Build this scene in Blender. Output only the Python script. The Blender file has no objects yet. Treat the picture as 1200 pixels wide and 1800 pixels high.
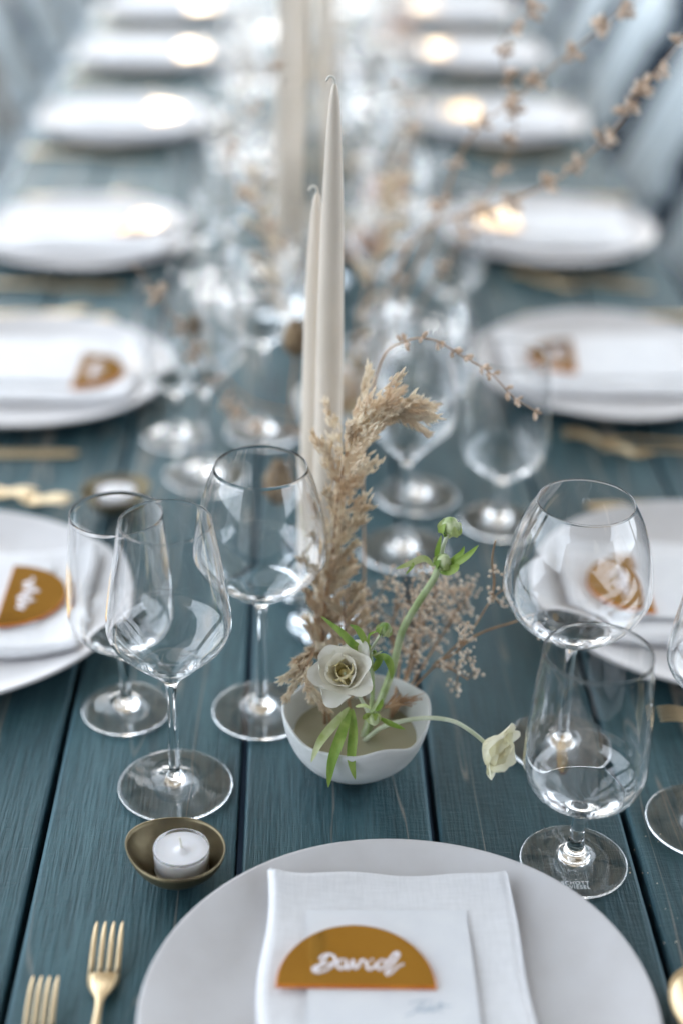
import bpy, math, random
from mathutils import Vector, Matrix, Quaternion

random.seed(7)
PI = math.pi
scene = bpy.context.scene
COL = scene.collection
T = 0.75                      # height of the table top above the ground

# ------------------------------------------------------------------ camera
CAM_LOC = (-0.0331, 0.0, 1.4844)
CAM_RIGHT = (0.999506, -0.023239, 0.021146)
CAM_UP = (-0.007349, 0.481437, 0.876450)
CAM_DIR = (0.030548, 0.876172, -0.481029)
CAM_LENS = 54.45
cam_data = bpy.data.cameras.new('camera')
cam = bpy.data.objects.new('camera', cam_data)
COL.objects.link(cam)
r_, u_, d_ = Vector(CAM_RIGHT), Vector(CAM_UP), Vector(CAM_DIR)
m = Matrix(((r_.x, u_.x, -d_.x, CAM_LOC[0]), (r_.y, u_.y, -d_.y, CAM_LOC[1]),
            (r_.z, u_.z, -d_.z, CAM_LOC[2]), (0, 0, 0, 1)))
cam.matrix_world = m
cam_data.sensor_fit = 'VERTICAL'
cam_data.sensor_height = 36.0
cam_data.sensor_width = 24.0
cam_data.lens = CAM_LENS
cam_data.clip_start = 0.05
cam_data.clip_end = 400.0
cam_data.dof.use_dof = True
cam_data.dof.focus_distance = 1.09
cam_data.dof.aperture_fstop = 1.7
scene.camera = cam

# ------------------------------------------------------------------ sky, sun, exposure
SUN_EL, SUN_AZ = math.radians(15), math.radians(-5)     # azimuth clockwise from +Y
world = bpy.data.worlds.new('World')
scene.world = world
world.use_nodes = True
wn = world.node_tree.nodes
wl = world.node_tree.links
wn.clear()
wo = wn.new('ShaderNodeOutputWorld')
bg = wn.new('ShaderNodeBackground')
sky = wn.new('ShaderNodeTexSky')
sky.sky_type = 'NISHITA'
sky.sun_disc = False
sky.sun_elevation = SUN_EL
sky.sun_rotation = SUN_AZ
sky.dust_density = 2.0
sky.air_density = 1.0
# broken cloud cover over the blue
tc = wn.new('ShaderNodeTexCoord')
mp = wn.new('ShaderNodeMapping')
mp.inputs['Scale'].default_value = (1.0, 1.0, 2.4)
nz = wn.new('ShaderNodeTexNoise')
nz.inputs['Scale'].default_value = 1.9
nz.inputs['Detail'].default_value = 5
nz.inputs['Roughness'].default_value = 0.55
rmp = wn.new('ShaderNodeValToRGB')
rmp.color_ramp.elements[0].position = 0.12
rmp.color_ramp.elements[1].position = 0.56
mixc = wn.new('ShaderNodeMix')
mixc.data_type = 'RGBA'
mixc.inputs['B'].default_value = (11.6, 12.9, 14.4, 1)
wl.new(tc.outputs['Generated'], mp.inputs['Vector'])
wl.new(mp.outputs['Vector'], nz.inputs['Vector'])
wl.new(nz.outputs['Fac'], rmp.inputs['Fac'])
wl.new(rmp.outputs['Color'], mixc.inputs['Factor'])
wl.new(sky.outputs['Color'], mixc.inputs['A'])
wl.new(mixc.outputs['Result'], bg.inputs['Color'])
bg.inputs['Strength'].default_value = 0.15
wl.new(bg.outputs['Background'], wo.inputs['Surface'])

sun_data = bpy.data.lights.new('sun', 'SUN')
sun_data.energy = 0.5
sun_data.angle = math.radians(20)
sun_data.color = (1.0, 0.975, 0.95)
sun = bpy.data.objects.new('sun', sun_data)
COL.objects.link(sun)
sd = Vector((math.sin(SUN_AZ) * math.cos(SUN_EL), math.cos(SUN_AZ) * math.cos(SUN_EL), math.sin(SUN_EL)))
sun.rotation_euler = sd.to_track_quat('Z', 'Y').to_euler()
sun.location = (0, 0, 6)

scene.view_settings.view_transform = 'Standard'
scene.view_settings.look = 'None'
scene.view_settings.gamma = 1.0
scene.view_settings.use_curve_mapping = False
scene.view_settings.exposure = 1.17
scene.render.engine = 'CYCLES'
cy = scene.cycles
cy.use_denoising = True
cy.max_bounces = 64
cy.transmission_bounces = 64
cy.glossy_bounces = 32
cy.diffuse_bounces = 4
cy.transparent_max_bounces = 16
cy.caustics_refractive = True
cy.caustics_reflective = True
cy.blur_glossy = 0.6
cy.sample_clamp_indirect = 8.0
cy.sample_clamp_direct = 0.0

# ------------------------------------------------------------------ material helpers
def new_mat(name):
    mt = bpy.data.materials.new(name)
    mt.use_nodes = True
    nt = mt.node_tree
    b = nt.nodes['Principled BSDF']
    return mt, nt, b

def N(nt, kind, **kw):
    n = nt.nodes.new(kind)
    for k, v in kw.items():
        if k in n.inputs:
            n.inputs[k].default_value = v
        else:
            setattr(n, k, v)
    return n

def ramp(nt, stops):
    n = nt.nodes.new('ShaderNodeValToRGB')
    el = n.color_ramp.elements
    while len(el) < len(stops):
        el.new(0.5)
    for e, (p, c) in zip(el, stops):
        e.position = p
        e.color = (c[0], c[1], c[2], 1)
    return n

def noisy(name, c1, c2, rough=0.5, scale=20, stretch=(1, 1, 1), bump=0.0, bscale=60, spec=0.5,
          metallic=0.0, detail=4, sss=0.0, rough2=None, lo=0.35, hi=0.65, coat=0.0, bdist=0.002):
    """principled material with its colour varied by object-space noise and a fine relief"""
    mt, nt, b = new_mat(name)
    t = N(nt, 'ShaderNodeTexCoord')
    mpg = N(nt, 'ShaderNodeMapping')
    mpg.inputs['Scale'].default_value = stretch
    nt.links.new(t.outputs['Object'], mpg.inputs['Vector'])
    n1 = N(nt, 'ShaderNodeTexNoise', Scale=scale, Detail=detail)
    nt.links.new(mpg.outputs['Vector'], n1.inputs['Vector'])
    rp = ramp(nt, [(lo, c1), (hi, c2)])
    nt.links.new(n1.outputs['Fac'], rp.inputs['Fac'])
    nt.links.new(rp.outputs['Color'], b.inputs['Base Color'])
    b.inputs['Roughness'].default_value = rough
    if rough2 is not None:
        mr = N(nt, 'ShaderNodeMapRange')
        mr.inputs['To Min'].default_value = rough
        mr.inputs['To Max'].default_value = rough2
        nt.links.new(n1.outputs['Fac'], mr.inputs['Value'])
        nt.links.new(mr.outputs['Result'], b.inputs['Roughness'])
    b.inputs['Metallic'].default_value = metallic
    b.inputs['Specular IOR Level'].default_value = spec
    b.inputs['Coat Weight'].default_value = coat
    if sss:
        b.inputs['Subsurface Weight'].default_value = sss
        b.inputs['Subsurface Radius'].default_value = (0.01, 0.008, 0.006)
        b.inputs['Subsurface Scale'].default_value = 0.4
    if bump:
        n2 = N(nt, 'ShaderNodeTexNoise', Scale=bscale, Detail=5)
        nt.links.new(mpg.outputs['Vector'], n2.inputs['Vector'])
        bp = N(nt, 'ShaderNodeBump', Strength=bump, Distance=bdist)
        nt.links.new(n2.outputs['Fac'], bp.inputs['Height'])
        nt.links.new(bp.outputs['Normal'], b.inputs['Normal'])
    return mt

def thin_leafy(name, c1, c2, trans=0.35, rough=0.5, scale=60, stretch=(1, 1, 1)):
    """petal / leaf: principled front with some light passing through"""
    mt = noisy(name, c1, c2, rough=rough, scale=scale, stretch=stretch, bump=0.15, bscale=180, bdist=0.0006)
    nt = mt.node_tree
    b = nt.nodes['Principled BSDF']
    out = nt.nodes['Material Output']
    tr = N(nt, 'ShaderNodeBsdfTranslucent')
    mx = N(nt, 'ShaderNodeMixShader')
    mx.inputs['Fac'].default_value = trans
    src = b.inputs['Base Color'].links[0].from_socket
    nt.links.new(src, tr.inputs['Color'])
    nt.links.new(b.outputs['BSDF'], mx.inputs[1])
    nt.links.new(tr.outputs['BSDF'], mx.inputs[2])
    nt.links.new(mx.outputs['Shader'], out.inputs['Surface'])
    return mt

# stained table boards
def wood_mat():
    mt, nt, b = new_mat('blue_stained_wood')
    L = nt.links
    t = N(nt, 'ShaderNodeTexCoord')
    oi = N(nt, 'ShaderNodeObjectInfo')
    off = N(nt, 'ShaderNodeVectorMath', operation='SCALE')
    off.inputs[0].default_value = (13.1, 7.3, 3.7)
    L.new(oi.outputs['Random'], off.inputs['Scale'])
    add = N(nt, 'ShaderNodeVectorMath', operation='ADD')
    L.new(t.outputs['Object'], add.inputs[0])
    L.new(off.outputs['Vector'], add.inputs[1])
    def mapped(sc):
        mpg = N(nt, 'ShaderNodeMapping')
        mpg.inputs['Scale'].default_value = sc
        L.new(add.outputs['Vector'], mpg.inputs['Vector'])
        return mpg.outputs['Vector']
    # long soft grain bands, bent round knots
    g = N(nt, 'ShaderNodeTexNoise', Scale=3.0, Detail=8, Roughness=0.62, Distortion=0.9)
    L.new(mapped((10, 0.55, 10)), g.inputs['Vector'])
    gr = ramp(nt, [(0.30, (0.012, 0.038, 0.047)), (0.50, (0.025, 0.065, 0.078)), (0.74, (0.058, 0.112, 0.128))])
    L.new(g.outputs['Fac'], gr.inputs['Fac'])
    # fine dark pores along the grain
    p = N(nt, 'ShaderNodeTexNoise', Scale=60.0, Detail=3, Roughness=0.6)
    L.new(mapped((7, 0.35, 7)), p.inputs['Vector'])
    pr = ramp(nt, [(0.36, (0.55, 0.55, 0.55)), (0.52, (1, 1, 1))])
    L.new(p.outputs['Fac'], pr.inputs['Fac'])
    mul = N(nt, 'ShaderNodeMix', data_type='RGBA', blend_type='MULTIPLY')
    mul.inputs['Factor'].default_value = 0.8
    L.new(gr.outputs['Color'], mul.inputs['A'])
    L.new(pr.outputs['Color'], mul.inputs['B'])
    # blotches of thicker and thinner stain, and a tone of its own for every board
    bl = N(nt, 'ShaderNodeTexNoise', Scale=7.0, Detail=6, Roughness=0.7)
    L.new(mapped((1.6, 0.8, 1)), bl.inputs['Vector'])
    blr = ramp(nt, [(0.32, (0.66, 0.70, 0.72)), (0.66, (1.30, 1.26, 1.24))])
    L.new(bl.outputs['Fac'], blr.inputs['Fac'])
    mb = N(nt, 'ShaderNodeMix', data_type='RGBA', blend_type='MULTIPLY')
    mb.inputs['Factor'].default_value = 1.0
    L.new(mul.outputs['Result'], mb.inputs['A'])
    L.new(blr.outputs['Color'], mb.inputs['B'])
    tone = N(nt, 'ShaderNodeMapRange')
    tone.inputs['To Min'].default_value = 0.84
    tone.inputs['To Max'].default_value = 1.16
    L.new(oi.outputs['Random'], tone.inputs['Value'])
    mt2 = N(nt, 'ShaderNodeMix', data_type='RGBA', blend_type='MULTIPLY')
    mt2.inputs['Factor'].default_value = 1.0
    L.new(mb.outputs['Result'], mt2.inputs['A'])
    L.new(tone.outputs['Result'], mt2.inputs['B'])
    # a few knots
    vo = N(nt, 'ShaderNodeTexVoronoi', voronoi_dimensions='2D', Scale=1.0)
    L.new(mapped((6.5, 2.0, 1)), vo.inputs['Vector'])
    vor = ramp(nt, [(0.0, (0.45, 0.40, 0.38)), (0.05, (0.30, 0.30, 0.30)), (0.075, (0.9, 0.9, 0.9)), (0.085, (0.6, 0.6, 0.6)), (0.11, (1, 1, 1))])
    L.new(vo.outputs['Distance'], vor.inputs['Fac'])
    mk = N(nt, 'ShaderNodeMix', data_type='RGBA', blend_type='MULTIPLY')
    mk.inputs['Factor'].default_value = 0.8
    L.new(mt2.outputs['Result'], mk.inputs['A'])
    L.new(vor.outputs['Color'], mk.inputs['B'])
    # rubbed brownish streaks where the stain is thin
    s = N(nt, 'ShaderNodeTexNoise', Scale=2.6, Detail=3, Roughness=0.5, Distortion=1.4)
    L.new(mapped((7, 0.5, 7)), s.inputs['Vector'])
    sr = ramp(nt, [(0.487, (0, 0, 0)), (0.50, (1, 1, 1)), (0.513, (0, 0, 0))])
    L.new(s.outputs['Fac'], sr.inputs['Fac'])
    s2 = N(nt, 'ShaderNodeTexNoise', Scale=3.0, Detail=2)
    L.new(mapped((3, 1.2, 3)), s2.inputs['Vector'])
    s2r = ramp(nt, [(0.40, (0, 0, 0)), (0.56, (0.85, 0.85, 0.85))])
    L.new(s2.outputs['Fac'], s2r.inputs['Fac'])
    sm = N(nt, 'ShaderNodeMath', operation='MULTIPLY')
    L.new(sr.outputs['Color'], sm.inputs[0])
    L.new(s2r.outputs['Color'], sm.inputs[1])
    mx = N(nt, 'ShaderNodeMix', data_type='RGBA')
    mx.inputs['B'].default_value = (0.24, 0.21, 0.175, 1)
    L.new(sm.outputs['Value'], mx.inputs['Factor'])
    L.new(mk.outputs['Result'], mx.inputs['A'])
    sx = N(nt, 'ShaderNodeSeparateXYZ')
    L.new(t.outputs['Object'], sx.inputs['Vector'])
    ab = N(nt, 'ShaderNodeMath', operation='ABSOLUTE')
    L.new(sx.outputs['X'], ab.inputs[0])
    en = N(nt, 'ShaderNodeMath', operation='MULTIPLY_ADD')
    en.inputs[1].default_value = 0.006
    L.new(g.outputs['Fac'], en.inputs[0])
    L.new(ab.outputs['Value'], en.inputs[2])
    er = N(nt, 'ShaderNodeMapRange')
    er.inputs['From Min'].default_value = 0.0655
    er.inputs['From Max'].default_value = 0.0715
    er.inputs['To Max'].default_value = 0.75
    L.new(en.outputs['Value'], er.inputs['Value'])
    mx2 = N(nt, 'ShaderNodeMix', data_type='RGBA')
    mx2.inputs['B'].default_value = (0.060, 0.130, 0.165, 1)
    L.new(er.outputs['Result'], mx2.inputs['Factor'])
    L.new(mx.outputs['Result'], mx2.inputs['A'])
    L.new(mx2.outputs['Result'], b.inputs['Base Color'])
    # roughness
    rr = N(nt, 'ShaderNodeMapRange')
    rr.inputs['To Min'].default_value = 0.46
    rr.inputs['To Max'].default_value = 0.66
    L.new(g.outputs['Fac'], rr.inputs['Value'])
    L.new(rr.outputs['Result'], b.inputs['Roughness'])
    b.inputs['Specular IOR Level'].default_value = 0.55
    b.inputs['Specular Tint'].default_value = (0.60, 0.87, 0.96, 1)
    # relief: grain + fuzzy cross ripples left by the saw
    c = N(nt, 'ShaderNodeTexNoise', Scale=120.0, Detail=4, Roughness=0.65, Distortion=0.6)
    L.new(mapped((0.5, 2.2, 1)), c.inputs['Vector'])
    h = N(nt, 'ShaderNodeMath', operation='MULTIPLY_ADD')
    h.inputs[1].default_value = 0.55
    L.new(c.outputs['Fac'], h.inputs[0])
    L.new(p.outputs['Fac'], h.inputs[2])
    bp = N(nt, 'ShaderNodeBump', Strength=0.65, Distance=0.0016)
    L.new(h.outputs['Value'], bp.inputs['Height'])
    L.new(bp.outputs['Normal'], b.inputs['Normal'])
    return mt

def glass_mat(name='clear_glass', color=(1, 1, 1), ior=1.5, rough=0.0):
    mt, nt, b = new_mat(name)
    b.inputs['Base Color'].default_value = (*color, 1)
    b.inputs['Roughness'].default_value = rough
    b.inputs['IOR'].default_value = ior
    b.inputs['Transmission Weight'].default_value = 1.0
    return mt

def linen_mat(name, c):
    mt, nt, b = new_mat(name)
    L = nt.links
    t = N(nt, 'ShaderNodeTexCoord')
    hs = []
    for sc in ((1, 14, 1), (14, 1, 1)):
        mpg = N(nt, 'ShaderNodeMapping')
        mpg.inputs['Scale'].default_value = sc
        L.new(t.outputs['Object'], mpg.inputs['Vector'])
        n = N(nt, 'ShaderNodeTexNoise', Scale=65.0, Detail=3, Roughness=0.6)
        L.new(mpg.outputs['Vector'], n.inputs['Vector'])
        hs.append(n)
    ad = N(nt, 'ShaderNodeMath', operation='ADD')
    L.new(hs[0].outputs['Fac'], ad.inputs[0])
    L.new(hs[1].outputs['Fac'], ad.inputs[1])
    rp = ramp(nt, [(0.35, tuple(x * 0.88 for x in c)), (0.62, c)])
    hv = N(nt, 'ShaderNodeMath', operation='MULTIPLY')
    hv.inputs[1].default_value = 0.5
    L.new(ad.outputs['Value'], hv.inputs[0])
    L.new(hv.outputs['Value'], rp.inputs['Fac'])
    L.new(rp.outputs['Color'], b.inputs['Base Color'])
    b.inputs['Roughness'].default_value = 0.9
    b.inputs['Sheen Weight'].default_value = 0.25
    big = N(nt, 'ShaderNodeTexNoise', Scale=22.0, Detail=2)
    L.new(t.outputs['Object'], big.inputs['Vector'])
    b2 = N(nt, 'ShaderNodeBump', Strength=0.5, Distance=0.005)
    L.new(big.outputs['Fac'], b2.inputs['Height'])
    bp = N(nt, 'ShaderNodeBump', Strength=0.35, Distance=0.0006)
    L.new(ad.outputs['Value'], bp.inputs['Height'])
    L.new(b2.outputs['Normal'], bp.inputs['Normal'])
    L.new(bp.outputs['Normal'], b.inputs['Normal'])
    return mt

M = {}
M['wood'] = wood_mat()
M['glass'] = glass_mat()
M['holder_glass'] = glass_mat('blue_tinted_glass', (0.86, 0.93, 0.98), 1.5)
M['cup'] = glass_mat('clear_plastic_cup', (1, 1, 1), 1.42, 0.03)
M['etch'] = noisy('etched_frost', (0.70, 0.75, 0.77), (0.85, 0.9, 0.92), rough=0.6)
M['plate'] = noisy('matte_white_glaze', (0.60, 0.585, 0.59), (0.64, 0.63, 0.64), rough=0.50, scale=30, bump=0.12, bscale=22, spec=0.35, bdist=0.002)
M['ceramic'] = noisy('white_stoneware', (0.62, 0.64, 0.63), (0.72, 0.73, 0.72), rough=0.45, scale=25, bump=0.25, bscale=45, spec=0.4, sss=0.0)
M['linen'] = linen_mat('white_linen', (0.80, 0.80, 0.82))
M['paper'] = noisy('vellum_paper', (0.73, 0.74, 0.77), (0.77, 0.78, 0.80), rough=0.85, scale=40, bump=0.05, bscale=300, spec=0.2)
M['ink'] = noisy('pale_grey_ink', (0.36, 0.44, 0.52), (0.42, 0.50, 0.58), rough=0.6)
M['amber_mirror'] = noisy('amber_mirror', (0.50, 0.285, 0.06), (0.55, 0.32, 0.08), rough=0.045, scale=6, metallic=1.0, bump=0.03, bscale=25, bdist=0.003)
M['amber_edge'] = noisy('amber_acrylic_edge', (0.55, 0.13, 0.015), (0.70, 0.22, 0.03), rough=0.25, scale=60)
M['white_ink'] = noisy('white_paint_ink', (0.80, 0.76, 0.80), (0.86, 0.82, 0.86), rough=0.5)
M['gold'] = noisy('brushed_gold', (0.64, 0.50, 0.31), (0.74, 0.59, 0.38), rough=0.30, scale=40, metallic=1.0, rough2=0.42, stretch=(1, 0.1, 1))
M['brass'] = noisy('aged_brass', (0.14, 0.115, 0.070), (0.27, 0.225, 0.14), rough=0.34, scale=32, metallic=0.92, rough2=0.58, bump=0.2, bscale=70, bdist=0.001)
M['wax'] = noisy('white_wax', (0.78, 0.77, 0.79), (0.84, 0.83, 0.84), rough=0.45, scale=25, sss=0.3)
M['taper_wax'] = noisy('taupe_wax', (0.68, 0.60, 0.50), (0.74, 0.65, 0.55), rough=0.38, scale=12, sss=0.12)
M['wick'] = noisy('cotton_wick', (0.72, 0.69, 0.62), (0.82, 0.79, 0.72), rough=0.9, scale=200)
M['petal'] = thin_leafy('ivory_petal', (0.90, 0.87, 0.77), (0.95, 0.93, 0.87), 0.36, 0.5, scale=35)
M['petal_inner'] = thin_leafy('cream_inner_petal', (0.84, 0.76, 0.46), (0.90, 0.85, 0.66), 0.30, 0.5, scale=45)
M['petal_cream'] = thin_leafy('cream_petal', (0.88, 0.84, 0.60), (0.94, 0.91, 0.76), 0.36, 0.5, scale=40)
M['petal_peach'] = thin_leafy('peach_petal', (0.66, 0.38, 0.24), (0.76, 0.52, 0.38), 0.25, 0.6, scale=35)
M['leaf'] = thin_leafy('fresh_leaf', (0.16, 0.30, 0.035), (0.40, 0.52, 0.13), 0.30, 0.45, scale=70, stretch=(1, 1, 0.5))
M['pale_leaf'] = thin_leafy('pale_leaf', (0.42, 0.52, 0.17), (0.70, 0.74, 0.45), 0.35, 0.45, scale=60)
M['bud'] = noisy('green_bud', (0.16, 0.28, 0.05), (0.58, 0.64, 0.38), rough=0.5, scale=110, bump=0.2, bscale=200, bdist=0.0008)
M['stem'] = noisy('green_stem', (0.30, 0.40, 0.15), (0.50, 0.58, 0.34), rough=0.5, scale=80)
M['pale_stem'] = noisy('pale_green_stem', (0.50, 0.56, 0.38), (0.66, 0.70, 0.54), rough=0.5, scale=80)
M['pampas'] = thin_leafy('dried_grass', (0.84, 0.71, 0.55), (0.98, 0.92, 0.80), 0.55, 0.8, scale=55)
M['dry_floret'] = noisy('dried_floret', (0.74, 0.58, 0.44), (0.94, 0.84, 0.72), rough=0.8, scale=90)
M['dry_stem'] = noisy('dried_stem', (0.30, 0.17, 0.09), (0.52, 0.34, 0.20), rough=0.7, scale=60)
M['dry_pod'] = noisy('dried_seed_pod', (0.44, 0.30, 0.20), (0.86, 0.69, 0.55), rough=0.8, scale=120)
M['poppy'] = noisy('brown_poppy_head', (0.14, 0.09, 0.05), (0.30, 0.21, 0.12), rough=0.8, scale=120, bump=0.4, bscale=200)
M['white_bloom'] = thin_leafy('white_dried_bloom', (0.74, 0.70, 0.68), (0.86, 0.83, 0.82), 0.3, 0.7, scale=60)
M['water'] = noisy('water', (0.36, 0.34, 0.23), (0.44, 0.42, 0.31), rough=0.03, scale=8, spec=0.6)
M['chair'] = noisy('pale_blue_grey_paint', (0.46, 0.54, 0.58), (0.56, 0.63, 0.67), rough=0.5, scale=14, stretch=(6, 6, 1), bump=0.2, bscale=60)
M['ground'] = noisy('dark_paving', (0.008, 0.012, 0.018), (0.018, 0.025, 0.034), spec=0.0, rough=0.9, scale=6, bump=0.4, bscale=30, detail=8, bdist=0.01)
M['roof_wood'] = noisy('brown_timber', (0.16, 0.12, 0.09), (0.24, 0.19, 0.14), rough=0.7, scale=6, stretch=(4, 0.5, 4))
M['canvas'] = thin_leafy('beige_canvas', (0.60, 0.53, 0.44), (0.66, 0.59, 0.49), 0.6, 0.9, scale=6)
M['wall_paint'] = noisy('taupe_wall_paint', (0.26, 0.24, 0.22), (0.32, 0.30, 0.27), rough=0.7, scale=5)
M['table_frame'] = noisy('dark_stained_frame', (0.022, 0.045, 0.055), (0.035, 0.065, 0.078), rough=0.5, scale=30, stretch=(1, 1, 0.2))

# ------------------------------------------------------------------ geometry helpers
class G:
    """collects vertices and faces of one mesh"""
    def __init__(self):
        self.v, self.f, self.mi = [], [], []
    def add(self, vs, fs, mi=0):
        o = len(self.v)
        self.v += [tuple(p) for p in vs]
        self.f += [tuple(i + o for i in q) for q in fs]
        self.mi += [mi] * len(fs)
    def mesh(self, name, mats, smooth=True):
        me = bpy.data.meshes.new(name)
        me.from_pydata(self.v, [], self.f)
        for mm in (mats if isinstance(mats, (list, tuple)) else [mats]):
            me.materials.append(mm)
        me.polygons.foreach_set('material_index', self.mi)
        me.polygons.foreach_set('use_smooth', [smooth] * len(me.polygons))
        me.update()
        return me
    def obj(self, name, mats, parent=None, smooth=True, loc=(0, 0, 0), rot=(0, 0, 0)):
        return put(name, self.mesh(name, mats, smooth), parent, loc, rot)

def put(name, me, parent=None, loc=(0, 0, 0), rot=(0, 0, 0)):
    o = bpy.data.objects.new(name, me)
    COL.objects.link(o)
    o.location = loc
    o.rotation_euler = rot
    if parent:
        o.parent = parent
    return o

def tag(o, label, cat, group=None, kind=None):
    o['label'] = label
    o['category'] = cat
    if group:
        o['group'] = group
    if kind:
        o['kind'] = kind
    return o

def thing(name, label, cat, loc=(0, 0, 0), rotz=0, group=None):
    o = bpy.data.objects.new(name, None)
    COL.objects.link(o)
    o.empty_display_size = 0.05
    o.location = loc
    o.rotation_euler = (0, 0, rotz)
    return tag(o, label, cat, group)

def dup(root, loc, rotz, label):
    r = root.copy()
    COL.objects.link(r)
    r.location = loc
    r.rotation_euler = (0, 0, rotz)
    r['label'] = label
    for ch in list(root.children):
        c = ch.copy()
        COL.objects.link(c)
        c.parent = r
        for g in ch.children:
            d = g.copy()
            COL.objects.link(d)
            d.parent = c
    return r

def lathe(g, prof, seg=64, wob=None, mi=0, cap0=False, cap1=False, close=False):
    vs, fs = [], []
    n = len(prof)
    for i, (r, z) in enumerate(prof):
        for k in range(seg):
            a = 2 * PI * k / seg
            rr, zz = (r, z) if wob is None else wob(r, z, a, i)
            vs.append((rr * math.cos(a), rr * math.sin(a), zz))
    for i in range(n - 1 if not close else n):
        j = (i + 1) % n
        for k in range(seg):
            k2 = (k + 1) % seg
            fs.append((i * seg + k, i * seg + k2, j * seg + k2, j * seg + k))
    if cap0:
        fs.append(tuple(range(seg))[::-1])
    if cap1:
        fs.append(tuple(range((n - 1) * seg, n * seg)))
    g.add(vs, fs, mi)

def smooth_prof(pts, sub=6):
    """Catmull-Rom through the profile points"""
    out = []
    P = [pts[0]] + list(pts) + [pts[-1]]
    for i in range(1, len(P) - 2):
        for s in range(sub):
            t = s / sub
            q = []
            for k in range(len(pts[0])):
                a, b, c, d = P[i - 1][k], P[i][k], P[i + 1][k], P[i + 2][k]
                q.append(0.5 * ((2 * b) + (-a + c) * t + (2 * a - 5 * b + 4 * c - d) * t * t + (-a + 3 * b - 3 * c + d) * t ** 3))
            out.append(tuple(q))
    out.append(tuple(pts[-1]))
    return out

def tube(g, pts, rad, seg=8, mi=0, flat=1.0):
    """swept tube; rad a number or a list"""
    pts = [Vector(p) for p in pts]
    n = len(pts)
    if not isinstance(rad, (list, tuple)):
        rad = [rad] * n
    vs, fs = [], []
    prev = None
    for i, p in enumerate(pts):
        d = (pts[min(i + 1, n - 1)] - pts[max(i - 1, 0)])
        if d.length < 1e-9:
            d = Vector((0, 0, 1))
        d.normalize()
        if prev is None:
            ref = Vector((0, 0, 1)) if abs(d.z) < 0.9 else Vector((1, 0, 0))
            a = d.cross(ref).normalized()
        else:
            a = (prev - d * prev.dot(d))
            a = a.normalized() if a.length > 1e-6 else d.orthogonal().normalized()
        prev = a
        b = d.cross(a)
        for k in range(seg):
            t = 2 * PI * k / seg
            vs.append(p + (a * math.cos(t) + b * math.sin(t) * flat) * rad[i])
    for i in range(n - 1):
        for k in range(seg):
            k2 = (k + 1) % seg
            fs.append((i * seg + k, i * seg + k2, (i + 1) * seg + k2, (i + 1) * seg + k))
    fs.append(tuple(range(seg))[::-1])
    fs.append(tuple(range((n - 1) * seg, n * seg)))
    g.add(vs, fs, mi)

def box(g, c, s, mi=0, rot=None, bev=0.0):
    cx, cy_, cz = c
    hx, hy, hz = s[0] / 2, s[1] / 2, s[2] / 2
    if bev:
        # chamfered box: 24 vertices
        vs, idx = [], {}
        for sx in (-1, 1):
            for sy in (-1, 1):
                for sz in (-1, 1):
                    for ax in range(3):
                        p = [sx * hx, sy * hy, sz * hz]
                        for k in range(3):
                            if k != ax:
                                p[k] -= (sx, sy, sz)[k] * bev
                        idx[(sx, sy, sz, ax)] = len(vs)
                        vs.append(Vector(p))
        fs = []
        for ax in range(3):
            o = [k for k in range(3) if k != ax]
            for s_ in (-1, 1):
                q = []
                for (u, w) in ((-1, -1), (1, -1), (1, 1), (-1, 1)):
                    sg = [0, 0, 0]
                    sg[ax] = s_
                    sg[o[0]] = u
                    sg[o[1]] = w
                    q.append(idx[(*sg, ax)])
                fs.append(tuple(q))
            for u in (-1, 1):
                for w in (-1, 1):
                    a1, a2 = [0, 0, 0], [0, 0, 0]
                    a1[ax] = -1
                    a2[ax] = 1
                    for a in (a1, a2):
                        a[o[0]] = u
                        a[o[1]] = w
                    fs.append((idx[(*a1, o[0])], idx[(*a2, o[0])], idx[(*a2, o[1])], idx[(*a1, o[1])]))
        for sx in (-1, 1):
            for sy in (-1, 1):
                for sz in (-1, 1):
                    fs.append(tuple(idx[(sx, sy, sz, a)] for a in range(3)))
    else:
        vs = [Vector((x, y, z)) for x in (-hx, hx) for y in (-hy, hy) for z in (-hz, hz)]
        fs = [(0, 1, 3, 2), (4, 6, 7, 5), (0, 4, 5, 1), (2, 3, 7, 6), (0, 2, 6, 4), (1, 5, 7, 3)]
    if rot is not None:
        vs = [rot @ v for v in vs]
    # consistent outward winding
    out = []
    for f in fs:
        a, b, c_ = vs[f[0]], vs[f[1]], vs[f[2]]
        nrm = (b - a).cross(c_ - a)
        mid = sum((vs[i] for i in f), Vector()) / len(f)
        out.append(f if nrm.dot(mid) > 0 else f[::-1])
    g.add([v + Vector(c) for v in vs], out, mi)

def spindle(g, p, d, length, rad, seg=5, mi=0, mid=0.45):
    p = Vector(p)
    d = Vector(d).normalized()
    a = d.orthogonal().normalized()
    b = d.cross(a)
    vs = [p]
    for (t, rr) in ((mid * 0.5, 0.8), (mid + 0.2, 0.9)):
        for k in range(seg):
            an = 2 * PI * k / seg
            vs.append(p + d * length * t + (a * math.cos(an) + b * math.sin(an)) * rad * rr)
    vs.append(p + d * length)
    fs = []
    for k in range(seg):
        k2 = (k + 1) % seg
        fs += [(0, 1 + k2, 1 + k), (1 + k, 1 + k2, 1 + seg + k2, 1 + seg + k), (1 + seg + k, 1 + seg + k2, 1 + 2 * seg)]
    g.add(vs, fs, mi)

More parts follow.
